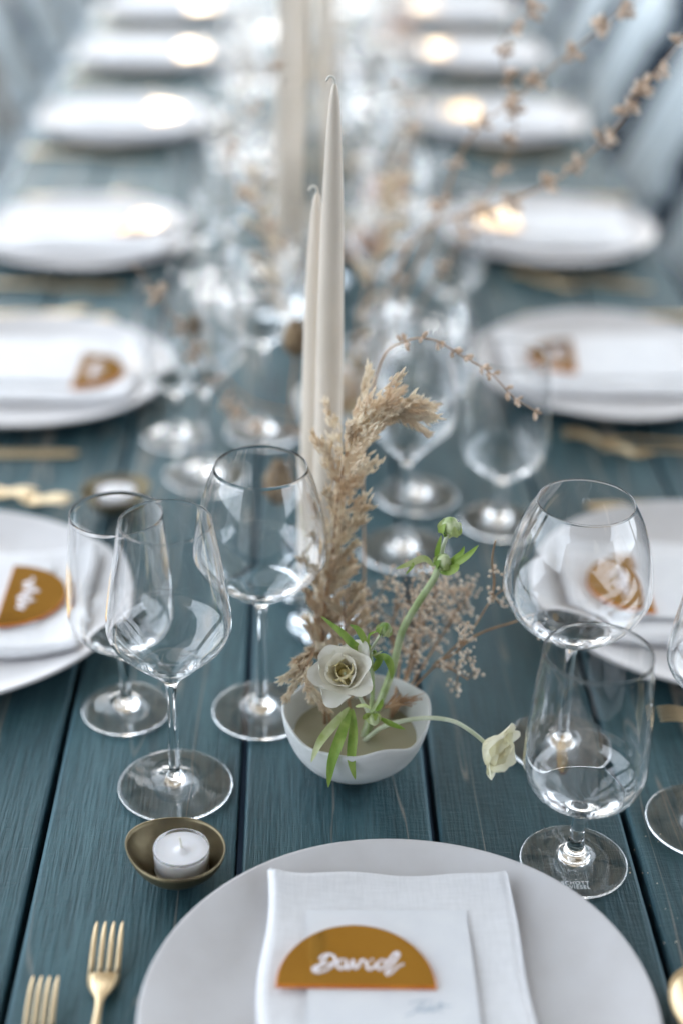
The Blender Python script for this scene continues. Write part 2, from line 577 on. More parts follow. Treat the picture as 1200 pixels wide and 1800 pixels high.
def ball(g, p, r, mi=0, seg=6, rings=4, sq=1.0, axis=None):
    p = Vector(p)
    q = Vector((0, 0, 1)).rotation_difference(Vector(axis).normalized()) if axis is not None else Quaternion()
    vs = [Vector((0, 0, -r * sq))]
    for i in range(1, rings):
        ph = -PI / 2 + PI * i / rings
        for k in range(seg):
            t = 2 * PI * k / seg
            vs.append(Vector((r * math.cos(ph) * math.cos(t), r * math.cos(ph) * math.sin(t), r * sq * math.sin(ph))))
    vs.append(Vector((0, 0, r * sq)))
    vs = [p + q @ v for v in vs]
    fs = []
    L_ = len(vs) - 1
    for k in range(seg):
        k2 = (k + 1) % seg
        fs.append((0, 1 + k2, 1 + k))
        for i in range(rings - 2):
            a = 1 + i * seg
            fs.append((a + k, a + k2, a + seg + k2, a + seg + k))
        a = 1 + (rings - 2) * seg
        fs.append((a + k, a + k2, L_))
    g.add(vs, fs, mi)

def leaf(g, pts, width, up=(0, -0.6, 0.8), mi=0, sub=5, fold=0.25, peak=0.45, tip=0.04):
    """lance-shaped leaf along a polyline, folded a little along its midrib"""
    c = [Vector(p) for p in smooth_prof(pts, sub)]
    n = len(c)
    up = Vector(up)
    vs, fs = [], []
    for i, p in enumerate(c):
        t = i / (n - 1)
        d = (c[min(i + 1, n - 1)] - c[max(i - 1, 0)]).normalized()
        s = d.cross(up)
        s = s.normalized() if s.length > 1e-5 else d.orthogonal()
        nn = s.cross(d)
        w = width * 0.5 * max(tip, (math.sin(PI * min(1, t ** (math.log(0.5) / math.log(peak)))) ** 0.8 if t > 0 else 0.12))
        vs += [p - s * w + nn * w * fold, p - s * w * 0.5 + nn * w * fold * 0.3, p, p + s * w * 0.5 + nn * w * fold * 0.3, p + s * w + nn * w * fold]
    for i in range(n - 1):
        for k in range(4):
            a = i * 5 + k
            fs.append((a, a + 1, a + 6, a + 5))
    g.add(vs, fs, mi)

def rot_between(n):
    return Vector((0, 0, 1)).rotation_difference(Vector(n).normalized())

# ------------------------------------------------------------------ ground and table
g = G()
g.add([(-60, -60, 0), (60, -60, 0), (60, 60, 0), (-60, 60, 0)], [(0, 1, 2, 3)])
gr = g.obj('ground', M['ground'])
gr['kind'] = 'structure'

# unseen open-sided shelter, inferred from reflections, lengthened to shade the far table: canvas stretched on timber beams, open sky to the left
RX0, RX1, RY0, RY1, RZ = -1.15, 2.6, -3.2, 9.9, 2.95
RXC, RYC = (RX0 + RX1) / 2, (RY0 + RY1) / 2
roof = bpy.data.objects.new('shelter_roof', None)
COL.objects.link(roof)
roof['kind'] = 'structure'
roof.location = (RXC, RYC, 0)
NB = 14
for k in range(NB):
    g = G()
    y0 = -(RY1 - RY0) / 2 + k * (RY1 - RY0) / NB
    y1 = y0 + (RY1 - RY0) / NB
    vs, fs = [], []
    for lay in (0, 1):
        for i in range(9):
            for j in range(7):
                fx, fy = i / 8, j / 6
                sag = 0.07 * math.sin(PI * fy) * (0.6 + 0.4 * math.sin(PI * fx))
                vs.append((-(RX1 - RX0) / 2 + (RX1 - RX0) * fx, y0 + (y1 - y0) * fy, RZ + 0.078 - sag - 0.002 * lay))
    for i in range(8):
        for j in range(6):
            a = i * 7 + j
            fs.append((a, a + 7, a + 8, a + 1))
            fs.append((63 + a, 63 + a + 1, 63 + a + 8, 63 + a + 7))
    g.add(vs, fs)
    g.obj('canvas_panel', M['canvas'], roof)
for k in range(NB + 1):
    g = G()
    box(g, (0, -(RY1 - RY0) / 2 + k * (RY1 - RY0) / NB, RZ), (RX1 - RX0, 0.07, 0.14))
    g.obj('roof_beam', M['roof_wood'], roof, smooth=False)
# boarded porch ceiling and house wall behind the camera
for k in range(16):
    g = G()
    w_ = 3.9 / 16
    box(g, (-(RX1 - RX0) / 2 - 1.2 + 0 + (RX1 - RX0 + 2.4) / 2, -(RY1 - RY0) / 2 + w_ * (k + 0.5), RZ - 0.082), (RX1 - RX0 + 2.4, w_ - 0.006, 0.02))
    g.obj('roof_board', M['roof_wood'], roof, smooth=False)
wall = bpy.data.objects.new('house_wall', None)
COL.objects.link(wall)
wall['kind'] = 'structure'
wall.location = (RXC, RY0 + 0.1, 0)
for k in range(18):
    g = G()
    box(g, (0, 0.012 * (k % 2), 0.085 + k * 0.162), (8.0, 0.05, 0.158))
    g.obj('wall_board', M['wall_paint'], wall, smooth=False)
for sx in (-1, 1):
    for sy in (-1, -0.33, 0.33, 1):
        g = G()
        box(g, (sx * ((RX1 - RX0) / 2 - 0.08), sy * ((RY1 - RY0) / 2 - 0.1), (RZ - 0.07) / 2), (0.12, 0.12, RZ - 0.07), bev=0.004)
        g.obj('post', M['roof_wood'], roof, smooth=False)

Y0, Y1 = 0.47, 6.55
PITCH = 0.14
table = thing('dining_table', 'long dining table of seven dark blue stained boards set for a meal', 'table', (0, (Y0 + Y1) / 2, 0))
for k in range(7):
    x = (k - 3) * PITCH
    w = PITCH - random.uniform(0.0048, 0.0066)
    h = 0.034
    b = 0.0026
    prof = [(-w / 2, -h), (-w / 2, -b), (-w / 2 + b * 0.3, -b * 0.35), (-w / 2 + b, 0), (-w / 4, 0.0004), (0, 0.0006), (w / 4, 0.0003),
            (w / 2 - b, 0), (w / 2 - b * 0.3, -b * 0.35), (w / 2, -b), (w / 2, -h)]
    g = G()
    n = len(prof)
    ys = [Y0 - (Y0 + Y1) / 2 + random.uniform(-0.002, 0.002), 0, Y1 - (Y0 + Y1) / 2 + random.uniform(-0.002, 0.002)]
    vs = [(px, y, pz) for y in ys for (px, pz) in prof]
    fs = []
    for j in range(len(ys) - 1):
        for i in range(n):
            i2 = (i + 1) % n
            fs.append((j * n + i, j * n + i2, (j + 1) * n + i2, (j + 1) * n + i))
    fs.append(tuple(range(n))[::-1])
    fs.append(tuple(range(2 * n, 3 * n)))
    g.add(vs, [f[::-1] for f in fs])
    o = g.obj('plank', M['wood'], table, smooth=False, loc=(x, 0, T - 0.0008))
for sx in (-1, 1):
    g = G()
    box(g, (sx * 0.415, 0, T - 0.09), (0.035, Y1 - Y0 - 0.3, 0.10), bev=0.003)
    g.obj('apron', M['table_frame'], table, smooth=False)
for sy in (-1, -0.33, 0.33, 1):
    g = G()
    box(g, (0, sy * (Y1 - Y0 - 0.4) / 2, T - 0.092), (0.79, 0.035, 0.10), bev=0.003)
    g.obj('cross_rail', M['table_frame'], table, smooth=False)
    for sx in (-1, 1):
        g = G()
        box(g, (sx * 0.36, sy * (Y1 - Y0 - 0.56) / 2, (T - 0.04) / 2), (0.075, 0.075, T - 0.042), bev=0.004)
        g.obj('leg', M['table_frame'], table, smooth=False)

# ------------------------------------------------------------------ chairs
def make_chair():
    """garden chair, sitter faces local -X (the table), origin on the ground under the seat's centre"""
    t = thing('garden_chair', '', 'chair', group='slatted garden chairs along the table')
    rec = math.radians(25)
    seat_z = 0.43
    for k in range(6):
        g = G()
        box(g, (-0.20 + k * 0.068, 0, seat_z + 0.010 - 0.006 * k), (0.060, 0.38, 0.018), bev=0.003)
        g.obj('seat_slat', M['chair'], t, smooth=False)
    R = Matrix.Rotation(rec, 3, 'Y')
    for k in range(4):
        g = G()
        y = (k - 1.5) * 0.094
        hh = 0.41 - 0.012 * (k - 1.5) ** 2
        c = Vector((0.20, y, seat_z - 0.02)) + R @ Vector((0, 0, hh / 2 + 0.01))
        box(g, c, (0.016, 0.068, hh), rot=R, bev=0.004)
        g.obj('back_slat', M['chair'], t, smooth=False)
    for zz in (0.06, 0.31):
        g = G()
        c = Vector((0.222, 0, seat_z - 0.02)) + R @ Vector((0, 0, zz))
        box(g, c, (0.02, 0.37, 0.045), rot=R, bev=0.003)
        g.obj('back_rail', M['chair'], t, smooth=False)
    for sy in (-1, 1):
        g = G()
        box(g, (0, sy * 0.178, seat_z - 0.035), (0.44, 0.025, 0.05), bev=0.003)
        g.obj('side_rail', M['chair'], t, smooth=False)
        g = G()
        box(g, (-0.19, sy * 0.148, (seat_z - 0.012) / 2), (0.04, 0.028, seat_z - 0.012), bev=0.003)
        g.obj('leg', M['chair'], t, smooth=False)
        g = G()
        box(g, (0.21, sy * 0.148, (seat_z - 0.07) / 2), (0.04, 0.028, seat_z - 0.07), bev=0.003)
        g.obj('leg', M['chair'], t, smooth=False)
    return t

ORD = ['first', 'second', 'third', 'fourth', 'fifth', 'sixth', 'seventh', 'eighth']
chair0 = make_chair()
cnt = 0
for side, ys in ((1, (2.93, 3.53, 4.15, 4.76, 5.36)), (-1, (3.02, 3.64, 4.26, 4.86, 5.46))):
    for i, y in enumerate(ys):
        lab = ('pale slatted garden chair, %s from the camera right of the table' if side > 0 else 'pale slatted garden chair, %s from the camera left of the table') % ORD[i]
        loc = (side * (0.545 + random.uniform(-0.01, 0.01)), y, 0)
        rz = (0 if side > 0 else PI) + math.radians(random.uniform(-2, 2))
        if cnt == 0:
            c = chair0
            c.location = loc
            c.rotation_euler = (0, 0, rz)
            c['label'] = lab
        else:
            dup(chair0, loc, rz, lab)
        cnt += 1

# ------------------------------------------------------------------ place settings
# diner frame: origin at the plate's centre on the table, +y forward (away from the diner), +x to the diner's right
def plate_z(r):
    """upper surface of the plate above the table"""
    return 0.0075 + 0.0005 * (r / 0.1) ** 2 + 0.0125 * max(0, (r - 0.105) / 0.050) ** 1.7

def plate_mesh():
    g = G()
    R_ = 0.1555
    prof = [(0.0006, plate_z(0))]
    for i in range(1, 27):
        r = R_ * i / 26
        prof.append((r, plate_z(r)))
    prof += [(R_ + 0.0018, plate_z(R_) + 0.0004), (R_ + 0.0026, plate_z(R_) - 0.0014), (R_ + 0.0012, plate_z(R_) - 0.0034)]
    for r in (0.146, 0.132, 0.115, 0.098):
        prof.append((r, max(plate_z(r) - 0.0048, 0.0022)))
    prof += [(0.093, 0.0006), (0.089, 0.0006), (0.086, 0.0022), (0.0006, 0.0022)]
    def wob(r, z, a, i):
        q = (r / R_) ** 3
        return (r * (1 + 0.006 * q * math.sin(2 * a + 0.5) + 0.003 * q * math.sin(3 * a + 1)), z + 0.0010 * q * math.sin(2 * a + 2) + 0.0005 * q * math.sin(5 * a))
    lathe(g, prof, 96, wob, cap0=True, cap1=True)
    me = g.mesh('plate', M['plate'])
    return me

def napkin_mesh(seed, w=0.165, l=0.245):
    """folded linen: a soft block of a few layers with rolled folds and hanging edges"""
    rnd = random.Random(seed)
    g = G()
    nx, ny = 30, 44
    th = 0.0095
    ph = [rnd.uniform(0, 6) for _ in range(8)]
    def surf(u, v, top):
        # u, v in -1..1
        x = u * w / 2
        y = v * l / 2
        e = min(1 - abs(u), (1 - abs(v)) * l / w)
        edge = 1 - max(0, 1 - e / 0.09) ** 2.2           # rolled fold at the rim
        xx = x + 0.0022 * math.sin(3.1 * v + ph[0]) * u + 0.0016 * math.sin(6.3 * v + ph[1]) + 0.006 * u * max(0, -v) ** 1.5
        yy = y + 0.0018 * math.sin(3 * u + ph[2]) * v + 0.0012 * math.sin(7 * u + ph[3])
        if not top:
            xx *= 0.985
            yy *= 0.99
        base = plate_z(math.hypot(xx, yy + 0.004))
        lift = 0.0022 * (0.5 + 0.5 * math.sin(4 * u + 2 * v + ph[4])) + 0.0014 * (0.5 + 0.5 * math.sin(9 * v + 3 * u + ph[5]))
        rim = 0.0022 * math.exp(-((1 - abs(u)) / 0.10) ** 2) + 0.0018 * math.exp(-((1 - abs(v)) / 0.07) ** 2)
        z = base + (th * 0.5 + (th * 0.5 + lift + rim) * edge if top else th * 0.5 - (th * 0.5 - 0.0003) * edge)
        return (xx, yy, z)
    vs, fs = [], []
    for j in range(ny + 1):
        for i in range(nx + 1):
            u = -1 + 2 * i / nx
            v = -1 + 2 * j / ny
            u = math.copysign(1 - (1 - abs(u)) ** 1.35, u)
            v = math.copysign(1 - (1 - abs(v)) ** 1.35, v)
            vs.append(surf(u, v, True))
    o = len(vs)
    for j in range(ny + 1):
        for i in range(nx + 1):
            u = -1 + 2 * i / nx
            v = -1 + 2 * j / ny
            u = math.copysign(1 - (1 - abs(u)) ** 1.35, u)
            v = math.copysign(1 - (1 - abs(v)) ** 1.35, v)
            vs.append(surf(u, v, False))
    W = nx + 1
    for j in range(ny):
        for i in range(nx):
            a = j * W + i
            fs.append((a, a + 1, a + W + 1, a + W))
            b = o + a
            fs.append((b, b + W, b + W + 1, b + 1))
    for i in range(nx):
        fs.append((i, o + i, o + i + 1, i + 1))
        a = ny * W + i
        fs.append((a, a + 1, o + a + 1, o + a))
    for j in range(ny):
        a = j * W
        fs.append((a, a + W, o + a + W, o + a))
        a = j * W + nx
        fs.append((a, o + a, o + a + W, a + W))
    g.add(vs, fs)
    return g.mesh('napkin', M['linen'])

def card_mesh(w, l, th, mats, n=12, curl=0.0):
    g = G()
    vs, fs = [], []
    for top in (1, 0):
        for j in range(n + 1):
            for i in range(2):
                y = -l / 2 + l * j / n
                vs.append((-w / 2 + w * i, y, (th if top else 0) + curl * (2 * y / l) ** 2))
    W = 2
    o = (n + 1) * W
    for j in range(n):
        a = j * W
        fs += [(a, a + 1, a + 3, a + 2), (o + a, o + a + 2, o + a + 3, o + a + 1), (a, a + 2, o + a + 2, o + a), (a + 1, o + a + 1, o + a + 3, a + 3)]
    fs += [(0, o, o + 1, 1), (n * W, n * W + 1, o + n * W + 1, o + n * W)]
    g.add(vs, fs)
    return g.mesh('card', mats, smooth=False)

def halfmoon_mesh():
    """half-moon name card: flat side towards the diner, 98 mm wide, 52 mm deep"""
    g = G()
    W, Hh, th = 0.049, 0.052, 0.0026
    pts = [(W * math.cos(PI * k / 40), Hh * math.sin(PI * k / 40)) for k in range(41)]
    n = len(pts)
    vs = [(x * 0.985, 0.0006 + y * 0.985, th) for x, y in pts] + [(x, y, th - 0.0006) for x, y in pts] + [(x, y, 0) for x, y in pts]
    g.add(vs, [tuple(range(n))], 0)
    sd_ = []
    for r0 in (0, n):
        for k in range(n):
            k2 = (k + 1) % n
            sd_.append((r0 + k, r0 + n + k, r0 + n + k2, r0 + k2))
    sd_.append(tuple(range(2 * n, 3 * n))[::-1])
    g.add(vs, sd_, 1)
    return g.mesh('name_card', [M['amber_mirror'], M['amber_edge']], smooth=False)

def stroke_obj(name, strokes, z, r, mat, parent, flat=0.45, sub=5):
    g = G()
    for s in strokes:
        p = [(x, y, z) for x, y in s]
        sp = smooth_prof(p, sub) if len(p) > 2 else p
        n = len(sp)
        rad = [r * (0.55 + 0.45 * math.sin(PI * min(1, max(0, (0.12 + 0.76 * i / (n - 1))))) + 0.12 * math.sin(i * 1.3)) for i in range(n)] if n > 1 else r
        # flatten: sweep then squash in z
        g2 = G()
        tube(g2, sp, rad, 7)
        g.add([(v[0], v[1], z + (v[2] - z) * flat) for v in g2.v], g2.f)
    return g.obj(name, mat, parent)

# "David" traced as pen strokes, in card coordinates (metres)
def tr(lst, s=0.098 / 1030, cx=570, by=462, ys=1.36):
    return [((x - cx) * s, (by - y) * s * ys) for x, y in lst]
DAVID = [tr([(392, 262), (372, 296), (344, 334), (316, 368)]),
         tr([(338, 300), (352, 276), (392, 262), (428, 274), (440, 302), (420, 336), (376, 366), (330, 380), (302, 372), (298, 354), (322, 342), (360, 334), (404, 324), (440, 312), (470, 300)]),
         tr([(506, 300), (478, 296), (458, 316), (456, 344), (474, 358), (498, 340), (512, 304), (504, 336), (516, 356), (534, 340), (552, 300), (556, 338), (570, 352), (592, 328), (606, 298), (624, 300), (640, 318)]),
         tr([(650, 306), (640, 336), (654, 358), (684, 344), (712, 314)]), tr([(670, 292), (676, 296), (684, 293)]),
         tr([(770, 308), (744, 296), (716, 314), (708, 344), (724, 358), (752, 338), (790, 296), (822, 256), (844, 246), (850, 264), (818, 308), (780, 354), (764, 378), (776, 390), (808, 368), (844, 336), (882, 320)])]
def scribble(seed, w=0.052):
    """loose cursive line, too blurred in the photograph to read"""
    rnd = random.Random(seed)
    p = []
    n = 14
    for i in range(n):
        x = -w / 2 + w * i / (n - 1)
        p.append((x + rnd.uniform(-0.0012, 0.0012), 0.017 + (0.0055 if i % 2 else -0.004) * rnd.uniform(0.5, 1.2) + (0.007 if i in (0, 5, 9) else 0)))
    return [p]

PLATE = plate_mesh()
NAPKINS = [napkin_mesh(s) for s in (3, 5, 8)]
MENU = card_mesh(0.103, 0.170, 0.0004, M['paper'], curl=0.0)
MOON = halfmoon_mesh()

def fork_mesh():
    """lies along y, tip of the tines at the origin, handle towards -y; tines curve up"""
    g = G()
    hz = lambda y: 0.0016 + 0.011 * math.exp(-((y + 0.012) / 0.030) ** 2) - 0.003 * math.exp(-((y + 0.050) / 0.012) ** 2) + 0.0045 * math.exp(-((y + 0.10) / 0.045) ** 2)
    # handle and head as a variable width slab
    secs = [(-0.205, 0.0052), (-0.200, 0.0072), (-0.185, 0.0078), (-0.14, 0.0052), (-0.10, 0.0032), (-0.085, 0.0030), (-0.075, 0.0040),
            (-0.068, 0.0078), (-0.061, 0.0108), (-0.054, 0.0122), (-0.048, 0.0126), (-0.0465, 0.0126)]
    def slab(secs, x0=0.0, th=0.0011):
        vs, fs = [], []
        for (y, hw) in secs:
            z = hz(y)
            for (dx, dz) in ((-hw, 0), (-hw * 0.6, th), (hw * 0.6, th), (hw, 0), (hw * 0.6, -th), (-hw * 0.6, -th)):
                vs.append((x0 + dx, y, z + dz + 0.0006 + (abs(dx) / max(hw, 1e-6)) * 0.0004))
        n = len(secs)
        for i in range(n - 1):
            for k in range(6):
                k2 = (k + 1) % 6
                fs.append((i * 6 + k, (i + 1) * 6 + k, (i + 1) * 6 + k2, i * 6 + k2))
        fs.append(tuple(range(6)))
        fs.append(tuple(range((n - 1) * 6, n * 6))[::-1])
        g.add(vs, fs)
    slab(smooth_prof(secs, 2))
    return g, slab

def make_fork(label, loc, rotz, group, scale=1.0):
    t = thing('dinner_fork', label, 'fork', loc, rotz, group)
    t.scale = (scale, scale, scale)
    if 'fork_handle' not in MS:
        g, _ = fork_mesh()
        MS['fork_handle'] = g.mesh('handle', M['gold'])
        MS['tines'] = []
        for k in range(4):
            g2, slab = fork_mesh()
            g2.v, g2.f, g2.mi = [], [], []
            x = (k - 1.5) * 0.0070
            slab(smooth_prof([(-0.0475, 0.0024), (-0.035, 0.0022), (-0.018, 0.0019), (-0.004, 0.0013), (0, 0.0006)], 2), x * 0.97, 0.0009)
            MS['tines'].append(g2.mesh('tine', M['gold']))
    put('handle', MS['fork_handle'], t)
    for me in MS['tines']:
        put('tine', me, t)
    return t
MS = {}

def make_spoon(label, loc, rotz, group):
    t = thing('dinner_spoon', label, 'spoon', loc, rotz, group)
    if 'spoon' not in MS:
        g = G()
        # bowl: tip at origin, along -y 0.062 long, 0.042 wide
        L_, Wd = 0.064, 0.0215
        vs, fs = [], []
        nr, ns = 7, 36
        for lay in (0, 1):
            for i in range(nr + 1):
                q = i / nr
                for k in range(ns):
                    a = 2 * PI * k / ns
                    y = -L_ / 2 + L_ / 2 * q * math.cos(a)
                    x = Wd * q * math.sin(a) * (1 - 0.12 * math.cos(a + PI))
                    z = 0.0015 + 0.0075 * q ** 2.2 + (0.0011 if lay == 0 else 0)
                    vs.append((x, y, z))
        o = (nr + 1) * ns
        for i in range(nr):
            for k in range(ns):
                k2 = (k + 1) % ns
                fs.append((i * ns + k, (i + 1) * ns + k, (i + 1) * ns + k2, i * ns + k2))
                fs.append((o + i * ns + k, o + i * ns + k2, o + (i + 1) * ns + k2, o + (i + 1) * ns + k))
        for k in range(ns):
            k2 = (k + 1) % ns
            fs.append((nr * ns + k, o + nr * ns + k, o + nr * ns + k2, nr * ns + k2))
        g.add(vs, fs)
        MS['spoon'] = g.mesh('bowl', M['gold'])
        g = G()
        tube(g, smooth_prof([(0, -0.058, 0.0090), (0, -0.075, 0.0105), (0, -0.11, 0.010), (0, -0.16, 0.005), (0, -0.20, 0.0045)], 4),
             [0.0028] * 8 + [0.0036] * 4 + [0.0052] * 5, 8, flat=0.45)
        MS['spoon_handle'] = g.mesh('handle', M['gold'])
    put('bowl', MS['spoon'], t)
    put('handle', MS['spoon_handle'], t)
    return t

def make_knife(label, loc, rotz, group):
    t = thing('dinner_knife', label, 'knife', loc, rotz, group)
    if 'knife' not in MS:
        g = G()
        out = [(0.000, 0.0), (0.006, -0.004), (0.0095, -0.014), (0.0105, -0.04), (0.0105, -0.085), (0.006, -0.098), (-0.006, -0.098), (-0.0068, -0.05), (-0.0062, -0.015), (-0.003, -0.003)]
        n = len(out)
        g.add([(x, y, 0.0030) for x, y in out] + [(x, y, 0.0014) for x, y in out],
              [tuple(range(n))[::-1], tuple(range(n, 2 * n))] + [(k, (k + 1) % n, n + (k + 1) % n, n + k) for k in range(n)])
        MS['knife'] = g.mesh('blade', M['gold'], smooth=False)
        g = G()
        tube(g, [(0, -0.096, 0.0042), (0, -0.11, 0.0042), (0, -0.17, 0.0046), (0, -0.225, 0.0052), (0, -0.23, 0.0052)], [0.0042, 0.0046, 0.0056, 0.0072, 0.004], 10, flat=0.55)
        MS['knife_handle'] = g.mesh('handle', M['gold'])
    put('blade', MS['knife'], t)
    put('handle', MS['knife_handle'], t)
    return t

def local(c, rz, x, y, z=0.0):
    ca, sa = math.cos(rz), math.sin(rz)
    return (c[0] + x * ca - y * sa, c[1] + x * sa + y * ca, T + z)

LY = (1.140, 1.640, 2.130, 2.755, 3.290, 3.790)
RY = (1.167, 1.675, 2.175, 2.790, 3.325, 3.800)
places = [('head', 0, (0.033, 0.673), 0.0)]
for i in range(6):
    places.append(('left', i, (-0.333, LY[i]), -PI / 2))
    places.append(('right', i, (0.331, RY[i]), PI / 2))

def where(side, i):
    if side == 'head':
        return 'at the head of the table nearest the camera'
    return '%s from the camera on the %s' % (ORD[i], side)

rnd = random.Random(21)
for side, i, c, rz in places:
    wh = where(side, i)
    near = i < 2
    o = put('dinner_plate', PLATE, None, (c[0], c[1], T + 0.0002), (0, 0, rz + rnd.uniform(0, 6)))
    if side == 'head':
        o.rotation_euler = (0, 0, 0.4)
    tag(o, 'white coupe plate under a napkin, ' + wh, 'plate', 'dinner plates around the table')
    nrot = rz + (0.0 if side == 'head' else rnd.uniform(-0.05, 0.05))
    np_ = local(c, rz, -0.0015, 0.0)
    o = put('linen_napkin', NAPKINS[rnd.randrange(3)] if side != 'head' else NAPKINS[0], None, (np_[0], np_[1], T + 0.0004), (0, 0, nrot))
    tag(o, 'folded white linen napkin on the plate ' + wh, 'napkin', 'napkins on the plates')
    mp_ = local(c, rz, -0.004, 0.0, 0.0)
    mz = T + plate_z(0) + 0.0150
    o = put('menu_card', MENU, None, (mp_[0], mp_[1], mz), (0, 0, nrot))
    tag(o, 'white menu card lying on the napkin ' + wh, 'menu card', 'menu cards on the napkins')
    if side == 'head':
        def tm(lst):
            s = 0.098 / 1030
            # card centre in traced pixels is (570, 462) at diner-frame (0.006, 0.017)
            return [((x - 570) * s - 0.0222, (462 - y) * s * 1.36 + 0.0165) for x, y in lst]
        FE = [tm([(905, 548), (960, 538), (1055, 536)]), tm([(1000, 540), (965, 575), (925, 608), (868, 630)]), tm([(930, 585), (965, 580)]),
              tm([(960, 596), (985, 578), (978, 566), (962, 588), (975, 604), (1000, 596), (1022, 572), (1006, 582), (1008, 602), (1030, 592), (1046, 566), (1050, 590), (1040, 606), (1066, 590), (1110, 548), (1090, 596), (1112, 600)]),
              tm([(1070, 566), (1110, 566), (1172, 570)])]
        stroke_obj('lettering', FE, 0.0005, 0.00042, M['ink'], o, flat=0.3)
        cc = local(c, rz, -0.0265 + 0.0, 0.017)
        cc = (0.0068, 0.6895, 0)
        crot = -0.02
    else:
        off = (rnd.uniform(-0.02, 0.02), 0.048 + rnd.uniform(-0.012, 0.014))
        if i == 0:
            off = (0.0, 0.052)
        cc = local(c, rz, *off)
        crot = rz + rnd.uniform(-0.25, 0.25) * (0.4 if i == 0 else 1)
    card = put('name_card', MOON, None, (cc[0], cc[1], mz + 0.0006), (0, 0, crot))
    if side != 'head' and i == 2:      # tipped away from the camera so the mirror reflects low bright sky
        card.rotation_euler = (Matrix.Rotation(math.radians(-3.2), 3, 'X') @ Matrix.Rotation(crot, 3, 'Z')).to_euler()
        card.location.z += 0.0026
    nm = 'half-moon amber mirror name card reading David on the nearest napkin' if side == 'head' else 'half-moon amber mirror name card with white script, ' + wh
    tag(card, nm, 'name card', 'half-moon name cards')
    if side == 'head':
        stroke_obj('lettering', DAVID, 0.0029, 0.00108, M['white_ink'], card)
    elif i < 3:
        stroke_obj('lettering', scribble(i * 2 + (side == 'left')), 0.0029, 0.0016, M['white_ink'], card)
    # cutlery
    if side == 'head':
        fk = [(-0.184, 0.088, 0.0), (-0.219, 0.041, 0.0)]
    elif side == 'left' and i == 0:
        fk = [(-0.196, 0.082, -0.42), (-0.212, 0.045, -0.42)]
    else:
        fk = [(-0.176, 0.075, -0.03), (-0.206, 0.040, 0.02)]
    for j, (fx, fy, fr) in enumerate(fk):
        p = local(c, rz, fx, fy, 0.0)
        make_fork('%s gold fork beside the plate %s' % (('inner', 'outer')[j], wh), p, rz + fr, 'gold forks beside the plates', (0.82, 0.76)[j])
    if side == 'head':
        make_spoon('gold spoon at the lower right edge beside the nearest plate', (0.2270, 0.722, T), -0.12, 'gold spoons and knives beside the plates')
    else:
        p = local(c, rz, 0.182, 0.075)
        make_knife('gold knife right of the plate ' + wh, p, rz, 'gold spoons and knives beside the plates')

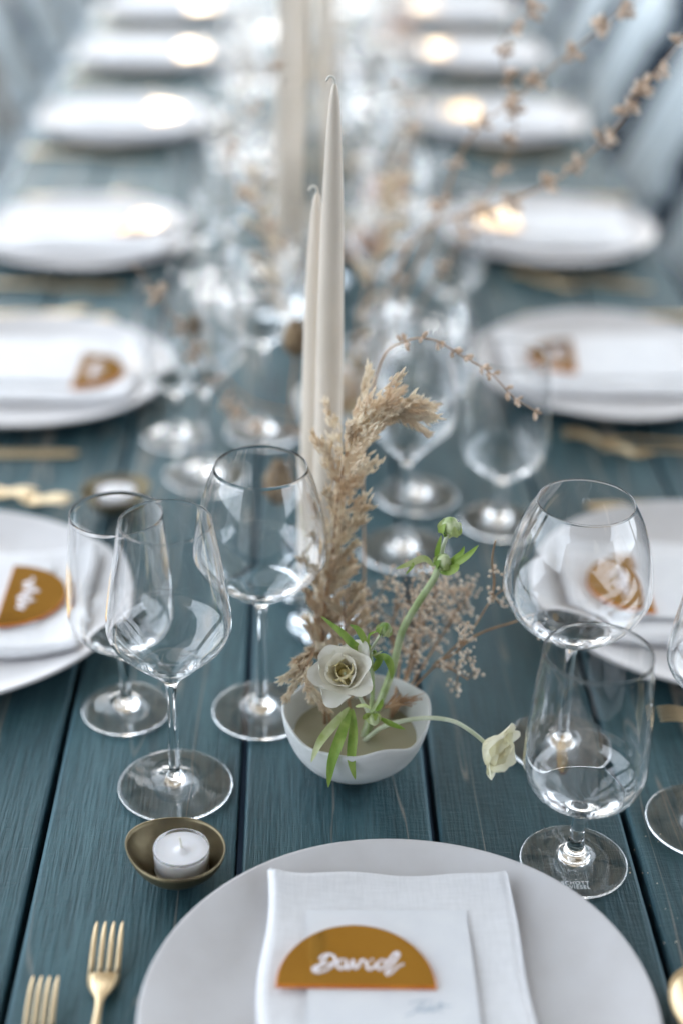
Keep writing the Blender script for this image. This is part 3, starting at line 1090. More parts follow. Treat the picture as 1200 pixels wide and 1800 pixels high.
# ------------------------------------------------------------------ wine glasses
def glass_meshes(kind):
    """three butted pieces of one blown glass: foot, stem, bowl"""
    if kind == 'white':      # slim white wine glass
        H_, zb, rf = 0.225, 0.094, 0.0425
        outer = [(0.0052, zb), (0.0085, zb + 0.0045), (0.018, zb + 0.014), (0.034, zb + 0.030), (0.0415, zb + 0.040), (0.0440, zb + 0.050), (0.0424, zb + 0.067), (0.0370, zb + 0.101), (0.0316, H_)]
        wall, stem = 0.0007, 0.0040
    elif kind == 'small':    # shorter glass behind it
        H_, zb, rf = 0.179, 0.052, 0.0355
        outer = [(0.0056, zb), (0.009, zb + 0.004), (0.020, zb + 0.012), (0.034, zb + 0.024), (0.0400, zb + 0.036), (0.0405, zb + 0.048), (0.0390, zb + 0.080), (0.0345, H_)]
        wall, stem = 0.0008, 0.0046
    elif kind == 'red':      # wide red wine glass
        H_, zb, rf = 0.219, 0.101, 0.0395
        outer = [(0.0056, zb), (0.009, zb + 0.004), (0.022, zb + 0.013), (0.040, zb + 0.028), (0.0490, zb + 0.042), (0.0500, zb + 0.052), (0.0470, zb + 0.075), (0.0405, zb + 0.101), (0.0342, H_)]
        wall, stem = 0.0008, 0.0044
    elif kind == 'balloon':  # very wide glass on the right
        H_, zb, rf = 0.215, 0.092, 0.0410
        outer = [(0.0056, zb), (0.010, zb + 0.004), (0.024, zb + 0.013), (0.043, zb + 0.028), (0.0532, zb + 0.046), (0.0545, zb + 0.058), (0.0515, zb + 0.080), (0.0445, zb + 0.104), (0.0350, H_)]
        wall, stem = 0.0008, 0.0044
    else:                    # water: short stem, tall bowl
        H_, zb, rf = 0.177, 0.046, 0.0377
        outer = [(0.0060, zb), (0.010, zb + 0.004), (0.022, zb + 0.012), (0.036, zb + 0.024), (0.0412, zb + 0.037), (0.0418, zb + 0.048), (0.0402, zb + 0.085), (0.0358, H_)]
        wall, stem = 0.0008, 0.0056
    o2 = smooth_prof(outer, 9)
    # inner wall, bottom to top then reversed
    zi = zb + 0.0065
    inner = []
    for (r, z) in o2:
        if z < zi + 0.0005:
            continue
        k = min(1, (z - zi) / 0.012)
        inner.append((max(0.0008, (r - wall) * math.sqrt(max(0, min(1, (z - zi) / 0.010)))), z + wall * 1.2 * (1 - k)))
    inner = [(0.0003, zi + 0.0002)] + inner
    rim_r, rim_z = o2[-1]
    rb = wall * 0.56
    bowl = o2[:-1] + [(rim_r - wall / 2 + rb * math.cos(PI * (k / 8) - 0.25), rim_z + rb * math.sin(PI * (k / 8) * 1.16 - 0.25)) for k in range(9)] + [p for p in inner[::-1] if p[1] < rim_z - 0.0012]
    g1 = G()
    lathe(g1, bowl, 80, cap1=True)
    zf = 0.014
    st = smooth_prof([(stem * 1.25, zf), (stem * 1.02, zf + 0.006), (stem * 0.88, (zf + zb) * 0.5), (stem * 0.98, zb - 0.008), (outer[0][0], zb)], 6)
    g2 = G()
    lathe(g2, st, 40)
    ft = [(0.0002, 0.0016), (rf * 0.55, 0.0008), (rf * 0.90, 0.0002), (rf - 0.0012, 0.0002), (rf - 0.0002, 0.0009), (rf, 0.0016), (rf - 0.0006, 0.0024), (rf * 0.93, 0.0030),
          (rf * 0.70, 0.0037), (rf * 0.45, 0.0050), (rf * 0.30, 0.0070), (stem * 1.9, 0.0098), (stem * 1.4, 0.0120), (stem * 1.25, zf)]
    g3 = G()
    lathe(g3, smooth_prof(ft, 3), 80, cap0=True)
    return g1.mesh('bowl', M['glass']), g2.mesh('stem', M['glass']), g3.mesh('foot', M['glass'])

GM = {k: glass_meshes(k) for k in ('white', 'small', 'red', 'balloon', 'water')}
KW = {'white': ('wine_glass', 'tall slim white wine glass'), 'small': ('wine_glass', 'small straight wine glass'), 'red': ('wine_glass', 'wide red wine glass'),
      'balloon': ('wine_glass', 'wide balloon wine glass'), 'water': ('drinking_glass', 'short stemmed water glass')}
def make_glass(kind, x, y, label, rz=0.0):
    nm, _ = KW[kind]
    t = thing(nm, label, 'glass', (x, y, T + 0.0003), rz, 'empty stemware on the table')
    for nme, me in zip(('bowl', 'stem', 'foot'), GM[kind]):
        put(nme, me, t)
    return t

make_glass('white', -0.1195, 0.912, 'tall slim wine glass in sharp focus at left, behind the brass tealight bowl')
make_glass('small', -0.1645, 1.007, 'small wine glass just behind the sharp slim one, in front of the left plate')
make_glass('red', -0.0575, 1.006, 'wide wine glass left of the taper candles and the white flower bowl')
make_glass('balloon', 0.1740, 0.963, 'wide balloon glass at right, behind the short water glass')
wg = make_glass('water', 0.1640, 0.829, 'short stemmed water glass touching the front plate at right')
make_glass('white', 0.2660, 0.872, 'wine glass cut off by the right edge of the picture')
# etched maker's lettering on the foot of the near water glass
def text_mesh(s, size):
    cu = bpy.data.curves.new('lettering', 'FONT')
    cu.body = s
    cu.size = size
    cu.align_x = 'CENTER'
    cu.space_character = 1.15
    cu.space_line = 0.85
    cu.extrude = 0.00006
    o = bpy.data.objects.new('lettering', cu)
    COL.objects.link(o)
    dg = bpy.context.evaluated_depsgraph_get()
    me = bpy.data.meshes.new_from_object(o.evaluated_get(dg))
    bpy.data.objects.remove(o)
    me.materials.clear()
    me.materials.append(M['etch'])
    return me
o = put('etched_lettering', text_mesh('SCHOTT\nZWIESEL', 0.0045), wg, (-0.003, -0.0265, 0.0039), (math.radians(4), 0, 0))

rnd = random.Random(5)
for i in range(6):
    for side in ('left', 'right'):
        Y = (LY if side == 'left' else RY)[i]
        if side == 'left':
            if i == 0:
                continue
            spots = [('white', -0.118, Y - 0.228), ('small', -0.165, Y - 0.145), ('red', -0.072, Y - 0.120)]
        else:
            spots = [('white', 0.068, Y + 0.090), ('balloon', 0.086, Y + 0.194), ('water', 0.163, Y + 0.142)]
        for kind, x, y in spots:
            x += rnd.uniform(-0.006, 0.006)
            y += rnd.uniform(-0.010, 0.010)
            make_glass(kind, x, y, '%s of the place %s' % (KW[kind][1], where(side, i)))

# ------------------------------------------------------------------ tealights in brass bowls
def make_brass_bowl(label, loc, rotz, s=1.0):
    t = thing('brass_bowl', label, 'bowl', loc, rotz, 'brass tealight bowls')
    if 'brass' not in MS:
        g = G()
        R_ = 0.0330
        prof = []
        for k in range(13):
            a = (PI / 2) * k / 12 * 0.94
            prof.append((R_ * math.sin(a) + 0.0002, R_ * 0.80 * (1 - math.cos(a))))
        inner = [(max(0.0002, r - 0.0009), z + 0.0009) for r, z in prof][::-1]
        inner[0] = (prof[-1][0] - 0.0009, prof[-1][1])
        def wob(r, z, a, i):
            q = r / R_
            k = 0.13 * q ** 2 * max(0.0, math.cos(a)) ** 5 - 0.03 * q ** 2 * abs(math.sin(a))  # pinched lip
            return (r * (1 + k), z * (1 + 0.07 * q * max(0, math.cos(a)) ** 3))
        lathe(g, prof + inner, 72, wob)
        MS['brass'] = g.mesh('brass_bowl', M['brass'])
    put('shell', MS['brass'], t)
    return t

def make_tealight(label, loc, rotz=0.0):
    t = thing('tealight', label, 'candle', loc, rotz, 'tealights in brass bowls')
    if 'tl' not in MS:
        g = G()
        lathe(g, [(0.0002, 0.0), (0.0180, 0.0), (0.0186, 0.0006), (0.0192, 0.0190), (0.0190, 0.0196), (0.0186, 0.0190), (0.0180, 0.0010), (0.0002, 0.0006)], 56, cap0=True, cap1=True)
        MS['tlcup'] = g.mesh('cup', M['cup'])
        g = G()
        prof = [(0.0002, 0.0009), (0.0184, 0.0009), (0.0187, 0.0014), (0.01885, 0.0166), (0.0182, 0.0170), (0.013, 0.0166), (0.007, 0.0164), (0.004, 0.0170), (0.0020, 0.0184), (0.0012, 0.0190), (0.0002, 0.0191)]
        lathe(g, prof, 48, cap0=True, cap1=True)
        MS['tl'] = g.mesh('wax', M['wax'])
        g = G()
        tube(g, [(0, 0, 0.018), (-0.0002, 0, 0.022), (-0.0009, 0.0002, 0.0275)], [0.0009, 0.0009, 0.0008], 7)
        MS['tlwick'] = g.mesh('wick', M['wick'])
    put('cup', MS['tlcup'], t)
    put('wax', MS['tl'], t)
    put('wick', MS['tlwick'], t)
    return t

TL = [((-0.1105, 0.8165), 2.75, 'in front of the sharp wine glass'), ((-0.208, 1.335), 0.6, 'behind the wine glasses at left, out of focus'),
      ((0.010, 1.640), 1.9, 'mid-table beyond the tall candles'), ((0.02, 2.48), 0.3, 'far down the middle of the table')]
for (x, y), rz, lab in TL:
    make_brass_bowl('aged brass tealight bowl with pinched lip, ' + lab, (x, y, T + 0.0002), rz)
    make_tealight('white tealight in brass bowl ' + lab, (x + 0.0025, y, T + 0.0060), 0.4)

# ------------------------------------------------------------------ taper candles
def make_taper(label, x, y, ztip, r=0.0108, z0=0.040, hook=1, lean=(0, 0)):
    t = thing('taper_candle', label, 'candle', (x, y, T + z0), 0, 'tall taupe taper candles')
    h = ztip - z0
    g = G()
    prof = [(0.0002, 0.0), (0.0098, 0.0), (0.0104, 0.001), (r, 0.02), (r * 1.0, h * 0.30), (r * 0.92, h * 0.55), (r * 0.74, h * 0.78), (r * 0.46, h * 0.93), (r * 0.26, h * 0.985), (r * 0.10, h * 0.998), (0.0002, h)]
    lathe(g, smooth_prof(prof, 3), 36, lambda rr, z, a, i: (rr * (1 + 0.012 * math.sin(z * 40 + a)), z))
    for k, (vx, vy, vz) in enumerate(g.v):
        q = (vz / h) ** 2
        g.v[k] = (vx + lean[0] * q, vy + lean[1] * q, vz)
    g.obj('wax', M['taper_wax'], t)
    g = G()
    s = hook
    lx, ly = lean
    tube(g, smooth_prof([(lx, ly, h - 0.003), (lx, ly, h + 0.002), (lx - 0.0018 * s, ly, h + 0.0045), (lx - 0.0042 * s, ly, h + 0.0045), (lx - 0.0062 * s, ly, h + 0.0015)], 4), 0.0009, 6)
    g.obj('wick', M['wick'], t)
    return t

def make_holder(label, x, y, rot=0):
    t = thing('glass_candle_holder', label, 'candle holder', (x, y, T + 0.0003), rot, 'glass candle holders')
    if 'holder' not in MS:
        g = G()
        prof = [(0.0002, 0.0), (0.030, 0.0), (0.0315, 0.002), (0.031, 0.006), (0.018, 0.012), (0.0135, 0.020), (0.0150, 0.030), (0.0175, 0.042), (0.0180, 0.056),
                (0.0170, 0.0572), (0.0150, 0.056), (0.0125, 0.044), (0.0120, 0.0398), (0.0002, 0.0395)]
        lathe(g, prof, 48, cap0=True, cap1=True)
        MS['holder'] = g.mesh('glass_candle_holder', M['holder_glass'])
    put('body', MS['holder'], t)
    return t

P1 = (-0.0094, 1.1300, 1.2175)
P2 = (-0.0178, 1.1650, 1.1257)
make_taper('tallest sharp taupe taper candle in the middle of the table', P1[0] + 0.0035, 1.13, P1[2] - T, r=0.0112)
make_taper('shorter taupe taper candle touching the left of the tallest one', P2[0] + 0.0006, 1.165, P2[2] - T, r=0.0108)
make_holder('clear glass holder under the tallest taper candle behind the dried grass', P1[0] + 0.0035, 1.13)
make_holder('clear glass holder under the shorter taper candle', P2[0] + 0.0006 - 0.006, 1.197)
for k, (x, y, z) in enumerate(((-0.048, 1.84, 0.47), (-0.030, 1.90, 0.50), (0.006, 1.98, 0.43), (-0.045, 2.78, 0.47), (-0.005, 2.90, 0.42), (0.03, 3.45, 0.46))):
    lab = ['left of the middle, just behind the sharp pair', 'leftmost of the blurred group', 'right of the blurred group', 'far down the table at left', 'far down the table at right', 'farthest down the table'][k]
    make_taper('blurred taupe taper candle, ' + lab, x, y, z)
    make_holder('clear glass holder under the blurred candle ' + lab, x, y)

# ------------------------------------------------------------------ flower bowl
def bowl_mesh(R_=0.0545, h=0.050):
    g = G()
    prof = []
    for k in range(15):
        t = k / 14
        a = t * PI / 2 * 0.93
        prof.append((R_ * (math.sin(a) ** 0.82 if a > 0 else 0) / (math.sin(PI / 2 * 0.93) ** 0.82) + 0.0002, h * (1 - math.cos(a)) ** 1.0 / (1 - math.cos(PI / 2 * 0.93))))
    th = 0.0026
    inner = [(max(0.0002, r - th), z + th * 0.9) for r, z in prof[:-1]][::-1]
    rim = [(prof[-1][0] - 0.0004, prof[-1][1] + 0.0011), (prof[-1][0] - th * 0.5, prof[-1][1] + 0.0016), (prof[-1][0] - th * 0.9, prof[-1][1] + 0.0009)]
    def wob(r, z, a, i):
        q = z / h
        rr = r * (1 + q * (0.018 * math.sin(2 * a + 0.8) + 0.016 * math.sin(3 * a + 2.2) + 0.007 * math.sin(7 * a)))
        return (rr, z + q * q * (0.0022 * math.sin(2 * a + 1.0) + 0.0018 * math.sin(4 * a + 0.6) - 0.0042 * math.exp(-((a - 5.62) / 0.22) ** 2) + 0.0008 * math.sin(9 * a)))
    lathe(g, prof + rim + inner, 96, wob, cap0=True, cap1=True)
    return g.mesh('flower_bowl', M['ceramic'])
BOWL = bowl_mesh()
def flower_bowl(x, y, label, rz=0):
    t = thing('flower_bowl', label, 'bowl', (x, y, T + 0.0003), rz, 'white flower bowls')
    put('shell', BOWL, t)
    g = G()
    lathe(g, [(0.0475, 0.0300), (0.0002, 0.0300)], 48, cap1=True)
    g.obj('water', M['water'], t)
    g = G()
    lathe(g, [(0.0002, 0.006), (0.020, 0.006), (0.020, 0.014), (0.0002, 0.014)], 28, cap0=True, cap1=True)
    for k in range(60):
        r = 0.018 * math.sqrt((k + .5) / 60)
        a = k * 2.4
        spindle(g, (r * math.cos(a), r * math.sin(a), 0.013), (0, 0, 1), 0.012, 0.0005, 4)
    g.obj('pin_frog', M['brass'], t)
    return t
BC = (0.0135, 0.937)
flower_bowl(BC[0], BC[1], 'small white hand-thrown bowl with a wavy rim holding ranunculus and dried stems')

# ------------------------------------------------------------------ ranunculus
def petal_grid(g, axis_q, c, phi, L_, alpha, wid, curl, seed, cup=0.35, nu=8, nv=9, base_r=0.0012, mi=0):
    """cupped petal growing from the base c; alpha = opening from the axis"""
    rnd = random.Random(seed)
    r1, r2, r3 = rnd.uniform(0, 6), rnd.uniform(0, 6), rnd.uniform(0.7, 1.3)
    vs, fs = [], []
    for j in range(nv + 1):
        v = j / nv
        # centre line bends outward then curls back
        ang = alpha * (0.55 + 0.65 * v) - curl * v * v
        if j == 0:
            rr, hh = base_r, 0.0
        else:
            rr = max(0.0012, rr + L_ / nv * math.sin(ang))
            hh += L_ / nv * math.cos(ang)
        w = wid * (math.sin(PI * (0.07 + 0.74 * v ** 0.9))) ** 0.6
        for i in range(nu + 1):
            u = -1 + 2 * i / nu
            edge = (1 - 0.26 * v * v * u * u)
            s = u * w
            ruff = 0.085 * L_ * r3 * v * v * (math.sin(3.4 * u + r1) + 0.5 * math.sin(7 * u + r2))
            rad = max(rr, 0.004)
            th = s / (rad + 0.55 * wid)
            # wrap about the axis: partly a cylinder, partly flat
            x = (rr * edge + 0.55 * wid) * math.cos(th) - 0.55 * wid - cup * (s * s) / (wid + 1e-6) * 0.2
            y = (rr * edge + 0.55 * wid) * math.sin(th)
            z = hh * edge + ruff * 0.6 + cup * (u * u) * w * 0.55 * math.sin(alpha)
            p = Vector((x * math.cos(phi) - y * math.sin(phi), x * math.sin(phi) + y * math.cos(phi), z))
            vs.append(Vector(c) + axis_q @ p)
    W = nu + 1
    for j in range(nv):
        for i in range(nu):
            a = j * W + i
            fs.append((a, a + 1, a + W + 1, a + W))
    g.add(vs, fs, mi)

def flower_head(parent, c, axis, size, seed=1, outer=6, mats=('petal', 'petal_inner'), open_=1.0, origin=(0, 0, 0)):
    q = rot_between(axis)
    c = Vector(c) - Vector(origin)
    rnd = random.Random(seed)
    g = G()
    ball(g, c + q @ Vector((0, 0, size * 0.12)), size * 0.125, seg=14, rings=9, sq=1.35, axis=axis)
    g.obj('heart', M[mats[1]], parent)
    # tight whorls, then the open outer petals
    specs = []
    for k in range(3):
        specs.append((size * 0.34, math.radians(10 + 4 * k), size * 0.26, 0.30, 2.2 * k, 1))
    for k in range(3):
        specs.append((size * 0.46, math.radians(20 + 5 * k), size * 0.34, 0.75, 2.3 * k + 0.8, 1))
    for k in range(3):
        specs.append((size * rnd.uniform(0.54, 0.60), math.radians(40 + 6 * k) * open_, size * 0.42, 0.75, 1.75 * k + 0.3, 0))
    for k in range(outer):
        specs.append((size * rnd.uniform(0.64, 0.76), math.radians(rnd.uniform(66, 88)) * open_, size * rnd.uniform(0.42, 0.50), rnd.uniform(0.05, 0.7), 2 * PI * k / outer + rnd.uniform(-0.25, 0.25), 0))
    for n_, (L_, al, wd, cu, ph, inner) in enumerate(specs):
        g = G()
        petal_grid(g, q, c, ph, L_, al, wd, cu, seed * 50 + n_, cup=0.5, base_r=0.0034 if n_ < 3 else 0.0026 + 0.0003 * (n_ // 4))
        g.obj('petal', M[mats[inner]], parent)
    
def bud(parent, p, axis, r, origin, n_sep=5):
    p = Vector(p) - Vector(origin)
    q = rot_between(axis)
    g = G()
    seg, rings = 20, 10
    vs, fs = [], []
    for i in range(rings + 1):
        t = i / rings
        rr = r * (math.sin(PI * (0.04 + 0.93 * t)) ** 0.72)
        zz = r * 2.1 * t
        for k in range(seg):
            a = 2 * PI * k / seg
            k_ = 1 + 0.07 * math.cos(5 * a + 2.2 * t)
            vs.append(p + q @ Vector((rr * k_ * math.cos(a), rr * k_ * math.sin(a), zz)))
    for i in range(rings):
        for k in range(seg):
            k2 = (k + 1) % seg
            fs.append((i * seg + k, i * seg + k2, (i + 1) * seg + k2, (i + 1) * seg + k))
    fs.append(tuple(range(seg))[::-1])
    fs.append(tuple(range(rings * seg, (rings + 1) * seg)))
    g.add(vs, fs)
    b = g.obj('bud', M['bud'], parent)
    for k in range(n_sep):
        a = 2 * PI * k / n_sep
        g = G()
        pts = []
        for t, rr, zz in ((0, 0.25, 0.0), (0.3, 1.02, 0.35), (0.6, 1.10, 1.0), (1.0, 0.80, 1.65)):
            pts.append(p + q @ Vector((rr * r * math.cos(a), rr * r * math.sin(a), zz * r)))
        leaf(g, pts, r * 1.0, up=q @ Vector((math.cos(a), math.sin(a), 0.1)), sub=3, fold=0.3)
        g.obj('sepal', M['leaf'] if k % 2 else M['pale_leaf'], b)
    return b

def plant(name, label, cat, origin, group=None):
    return thing(name, label, cat, origin, 0, group)

def stem_part(parent, pts, r0, r1, origin, mat='stem', sub=6, name='stem'):
    g = G()
    pts = [tuple(Vector(p) - Vector(origin)) for p in pts]
    sp = smooth_prof(pts, sub)
    n = len(sp)
    tube(g, sp, [r0 + (r1 - r0) * i / (n - 1) for i in range(n)], 9)
    return g.obj(name, M[mat], parent)

def leaf_part(parent, pts, width, origin, mat='leaf', up=(0, -0.75, 0.65), fold=0.25):
    g = G()
    leaf(g, [Vector(p) - Vector(origin) for p in pts], width, up=up, fold=fold)
    return g.obj('leaf', M[mat], parent)

O = (BC[0] + 0.004, BC[1] + 0.002, T + 0.02)
# 1: open white bloom facing the camera
t = plant('ranunculus', 'open white ranunculus facing the camera above the flower bowl, with long drooping leaves', 'flower', O, 'ranunculus stems in the bowl')
c1 = (0.0036, 0.9050, 0.8571)
ax1 = (-0.16, -0.52, 0.74)
stem_part(t, [O, (0.0189, 0.9350, 0.7786), (0.0232, 0.9300, 0.8002), (0.0174, 0.9250, 0.8192), Vector(c1) + Vector((0.002, 0.010, -0.010)), c1], 0.0016, 0.0012, O, 'pale_stem')
flower_head(t, Vector(c1) + Vector((0.001, 0.008, -0.008)), ax1, 0.0370, 4, 6, origin=O)
for pts, w, mt in (([(0.0079, 0.9150, 0.8208), (-0.0031, 0.8970, 0.8193), (-0.0136, 0.8880, 0.8095), (-0.0196, 0.8840, 0.7948)], 0.0066, 'pale_leaf'),
                   ([(0.0088, 0.9150, 0.8193), (0.0017, 0.8900, 0.8156), (-0.0050, 0.8820, 0.7964), (-0.0071, 0.8800, 0.7755)], 0.0078, 'leaf'),
                   ([(0.0105, 0.9150, 0.8193), (0.0100, 0.8930, 0.8133), (0.0089, 0.8840, 0.7974), (0.0120, 0.8800, 0.7827)], 0.0070, 'leaf'),
                   ([(0.0121, 0.9150, 0.8213), (0.0181, 0.9050, 0.8296), (0.0227, 0.9000, 0.8302)], 0.0028, 'pale_leaf')):
    leaf_part(t, pts, w, O, mt)
# 2: tall stem with two buds and narrow bracts
t = plant('ranunculus', 'tall green ranunculus stem leaning right, topped with two closed buds', 'flower', O, 'ranunculus stems in the bowl')
st2 = [O, (0.0271, 0.9450, 0.7891), (0.0404, 0.9550, 0.8247), (0.0471, 0.9600, 0.8569), (0.0586, 0.9650, 0.8796), (0.0685, 0.9680, 0.8965), (0.0734, 0.9700, 0.9098)]
stem_part(t, st2, 0.0031, 0.0026, O)
stem_part(t, [(0.0734, 0.9700, 0.9098), (0.0748, 0.9700, 0.9233), (0.0775, 0.9700, 0.9337)], 0.0016, 0.0015, O, 'pale_stem')
bud(t, (0.0783, 0.9700, 0.9347), (0.10, -0.15, 1), 0.0068, O)
bud(t, (0.0733, 0.9640, 0.9110), (0.30, -0.35, 1), 0.0055, O)
for pts, w, mt in (([(0.0708, 0.9700, 0.9108), (0.0706, 0.9680, 0.9215), (0.0725, 0.9660, 0.9360)], 0.0040, 'leaf'),
                   ([(0.0687, 0.9680, 0.9081), (0.0608, 0.9620, 0.9183), (0.0509, 0.9550, 0.9186), (0.0396, 0.9500, 0.9167)], 0.0052, 'pale_leaf'),
                   ([(0.0521, 0.9560, 0.9189), (0.0516, 0.9530, 0.9169), (0.0468, 0.9500, 0.9120)], 0.0022, 'leaf'),
                   ([(0.0744, 0.9660, 0.9074), (0.0834, 0.9600, 0.9158), (0.0918, 0.9580, 0.9237), (0.0984, 0.9560, 0.9334)], 0.0052, 'leaf'),
                   ([(0.0762, 0.9680, 0.9081), (0.0821, 0.9640, 0.9163), (0.0873, 0.9620, 0.9233), (0.0890, 0.9620, 0.9289)], 0.0042, 'leaf'),
                   ([(0.0724, 0.9620, 0.9079), (0.0778, 0.9580, 0.9103), (0.0830, 0.9550, 0.9150), (0.0851, 0.9530, 0.9190)], 0.0068, 'leaf')):
    leaf_part(t, pts, w, O, mt)
# 3: side shoot with a bud above the bloom
t = plant('ranunculus', 'green ranunculus shoot with one nodding bud and narrow leaves behind the open white bloom', 'flower', O, 'ranunculus stems in the bowl')
j3 = (0.0220, 0.9250, 0.8621)
stem_part(t, [O, (0.0248, 0.9350, 0.8079), (0.0247, 0.9320, 0.8355), j3], 0.0017, 0.0015, O)
stem_part(t, [j3, (0.0250, 0.9250, 0.8690), (0.0288, 0.9250, 0.8768)], 0.0012, 0.0011, O, 'pale_stem')
bud(t, (0.0304, 0.9250, 0.8778), (0.32, -0.1, 1), 0.0047, O)
ball_pts = ((0.0191, 0.9200, 0.8684), (0.0249, 0.9200, 0.8655), (0.0207, 0.9200, 0.8703))
g = G()
for bp_ in ball_pts:
    ball(g, Vector(bp_) - Vector(O), 0.0016, seg=8, rings=5)
g.obj('bud_cluster', M['leaf'], t)
for pts, w, mt in (([j3, (0.0100, 0.9180, 0.8726), (0.0007, 0.9120, 0.8871), (-0.0140, 0.9050, 0.9052)], 0.0060, 'leaf'),
                   ([j3, (0.0165, 0.9200, 0.8771), (0.0121, 0.9180, 0.8861), (0.0063, 0.9150, 0.8918)], 0.0050, 'leaf'),
                   ([(0.0207, 0.9210, 0.8702), (0.0203, 0.9180, 0.8804), (0.0229, 0.9160, 0.8846), (0.0264, 0.9140, 0.8869)], 0.0018, 'leaf'),
                   ([(0.0242, 0.9200, 0.8626), (0.0280, 0.9140, 0.8637), (0.0255, 0.9100, 0.8596), (0.0239, 0.9080, 0.8571)], 0.0050, 'leaf'),
                   ([(0.0266, 0.9200, 0.8626), (0.0328, 0.9140, 0.8647), (0.0362, 0.9120, 0.8583), (0.0374, 0.9120, 0.8475)], 0.0056, 'leaf'),
                   ([(0.0226, 0.9200, 0.8626), (0.0257, 0.9180, 0.8649), (0.0304, 0.9180, 0.8679)], 0.0016, 'pale_leaf')):
    leaf_part(t, pts, w, O, mt)
# 4: low arching stem, bloom seen from the side
t = plant('ranunculus', 'cream ranunculus seen from the side at the end of a pale arching stem', 'flower', O, 'ranunculus stems in the bowl')
c4 = (0.1069, 0.9050, 0.7965)
stem_part(t, [O, (0.0204, 0.9300, 0.7793), (0.0316, 0.9250, 0.7946), (0.0460, 0.9200, 0.8045), (0.0654, 0.9150, 0.8114), (0.0832, 0.9100, 0.8121), (0.0965, 0.9060, 0.8059), c4], 0.0019, 0.0015, O, 'pale_stem')
flower_head(t, c4, (0.70, -0.60, -0.14), 0.0345, 9, 6, open_=0.84, mats=('petal_cream', 'petal_inner'), origin=O)
# small low bud on the rim of the bowl
t = plant('ranunculus', 'short ranunculus shoot with a tiny bud hanging just inside the bowl rim', 'flower', O, 'ranunculus stems in the bowl')
stem_part(t, [O, (0.0227, 0.9300, 0.7866), (0.0230, 0.9250, 0.8007), (0.0240, 0.9180, 0.8141), (0.0254, 0.9150, 0.8163)], 0.0013, 0.0010, O)
bud(t, (0.0249, 0.9120, 0.8165), (0.1, -0.9, -0.45), 0.0042, O, 4)
for pts, w, mt in (([(0.0270, 0.9150, 0.8173), (0.0300, 0.9120, 0.8246), (0.0313, 0.9110, 0.8313)], 0.0036, 'leaf'),
                   ([(0.0303, 0.9120, 0.8134), (0.0377, 0.9080, 0.8113), (0.0483, 0.9050, 0.8085)], 0.0040, 'leaf'),
                   ([(0.0228, 0.9120, 0.8175), (0.0193, 0.9080, 0.8173), (0.0172, 0.9060, 0.8168)], 0.0040, 'leaf')):
    leaf_part(t, pts, w, O, mt)

# ------------------------------------------------------------------ dried stems
def plume(label, path, width, seed, n_br=22, origin=None, dens=1.0, droop=0.5, side=1.0, sub=8, size=1.0, cat='dried grass'):
    """dried reed plume: spikelets crowded on short side branches of an arching stalk"""
    origin = Vector(origin if origin else path[0])
    t = thing('dried_grass_plume', label, cat, tuple(origin), 0, 'dried grass plumes')
    sp = [Vector(p) - origin for p in smooth_prof([tuple(p) for p in path], sub)]
    n = len(sp)
    g = G()
    tube(g, sp, [0.0013 - 0.0007 * i / (n - 1) for i in range(n)], 6)
    g.obj('stem', M['dry_stem'], t)
    rnd = random.Random(seed)
    # a few dozen side tufts
    for b in range(n_br):
        f = 0.12 + 0.88 * (b + rnd.random() * 0.6) / n_br
        i = min(n - 2, int(f * (n - 1)))
        p0 = sp[i]
        d = (sp[i + 1] - sp[max(0, i - 1)]).normalized()
        a = rnd.uniform(0, 2 * PI)
        o1 = d.orthogonal().normalized()
        rad = (Matrix.Rotation(a, 3, d) @ o1)
        if side:
            rad = (rad + Vector((0.55 * side, -0.1, -0.1))).normalized()
        ln = width * rnd.uniform(0.65, 1.2) * (0.42 + 0.85 * math.sin(PI * min(1, f ** 1.5 * 0.93 + 0.02)))
        g = G()
        m_ = int(120 * dens)
        tip = p0 + (d * 0.95 + rad * 0.60).normalized() * ln + Vector((0, 0, -droop * ln * 0.35))
        mid = p0 + (d * 0.9 + rad * 0.45).normalized() * ln * 0.55
        for k in range(m_):
            s = rnd.random() ** 0.8
            q = (1 - s) ** 2 * p0 + 2 * s * (1 - s) * mid + s * s * tip
            dd = ((tip - p0).normalized() + Vector((rnd.gauss(0, 0.24), rnd.gauss(0, 0.24), rnd.gauss(0, 0.24)))).normalized()
            q = q + Vector((rnd.gauss(0, 1), rnd.gauss(0, 1), rnd.gauss(0, 1))) * ln * 0.055 * (1 - 0.5 * s)
            spindle(g, q, dd, rnd.uniform(0.0055, 0.0105) * size, rnd.uniform(0.0007, 0.0013) * size, 5)
        o = g.obj('tuft', M['pampas'], t)
        o['kind'] = 'stuff'
    return t

BASE = Vector((BC[0] - 0.022, BC[1] + 0.012, T + 0.03))
plume('beige dried grass plume arching up and right in front of the taper candles', [BASE, (-0.0110, 0.9850, 0.8195), (-0.0085, 1.0100, 0.8499), (-0.0027, 1.0300, 0.8889), (0.0010, 1.0400, 0.9331), (0.0096, 1.0450, 0.9740), (0.0247, 1.0500, 0.9926), (0.0442, 1.0500, 0.9946)],
      0.041, 3, n_br=70, dens=0.52, side=0.9, droop=0.25)
plume('short dried grass tuft drooping over the left inside of the flower bowl', [BASE + Vector((0.004, 0, 0.0)), (-0.0138, 0.9750, 0.8262), (-0.0204, 0.9550, 0.8346), (-0.0242, 0.9450, 0.8287), (-0.0203, 0.9400, 0.8134)], 0.018, 8, n_br=11, dens=0.7, side=0, size=0.85)
plume('low dried grass tuft standing behind the open white bloom', [BASE + Vector((0.02, 0.0, 0)), (0.0050, 0.9700, 0.8297), (0.0060, 0.9850, 0.8403), (0.0049, 0.9950, 0.8635)], 0.026, 12, n_br=14, dens=0.7, side=0.3, size=0.8)

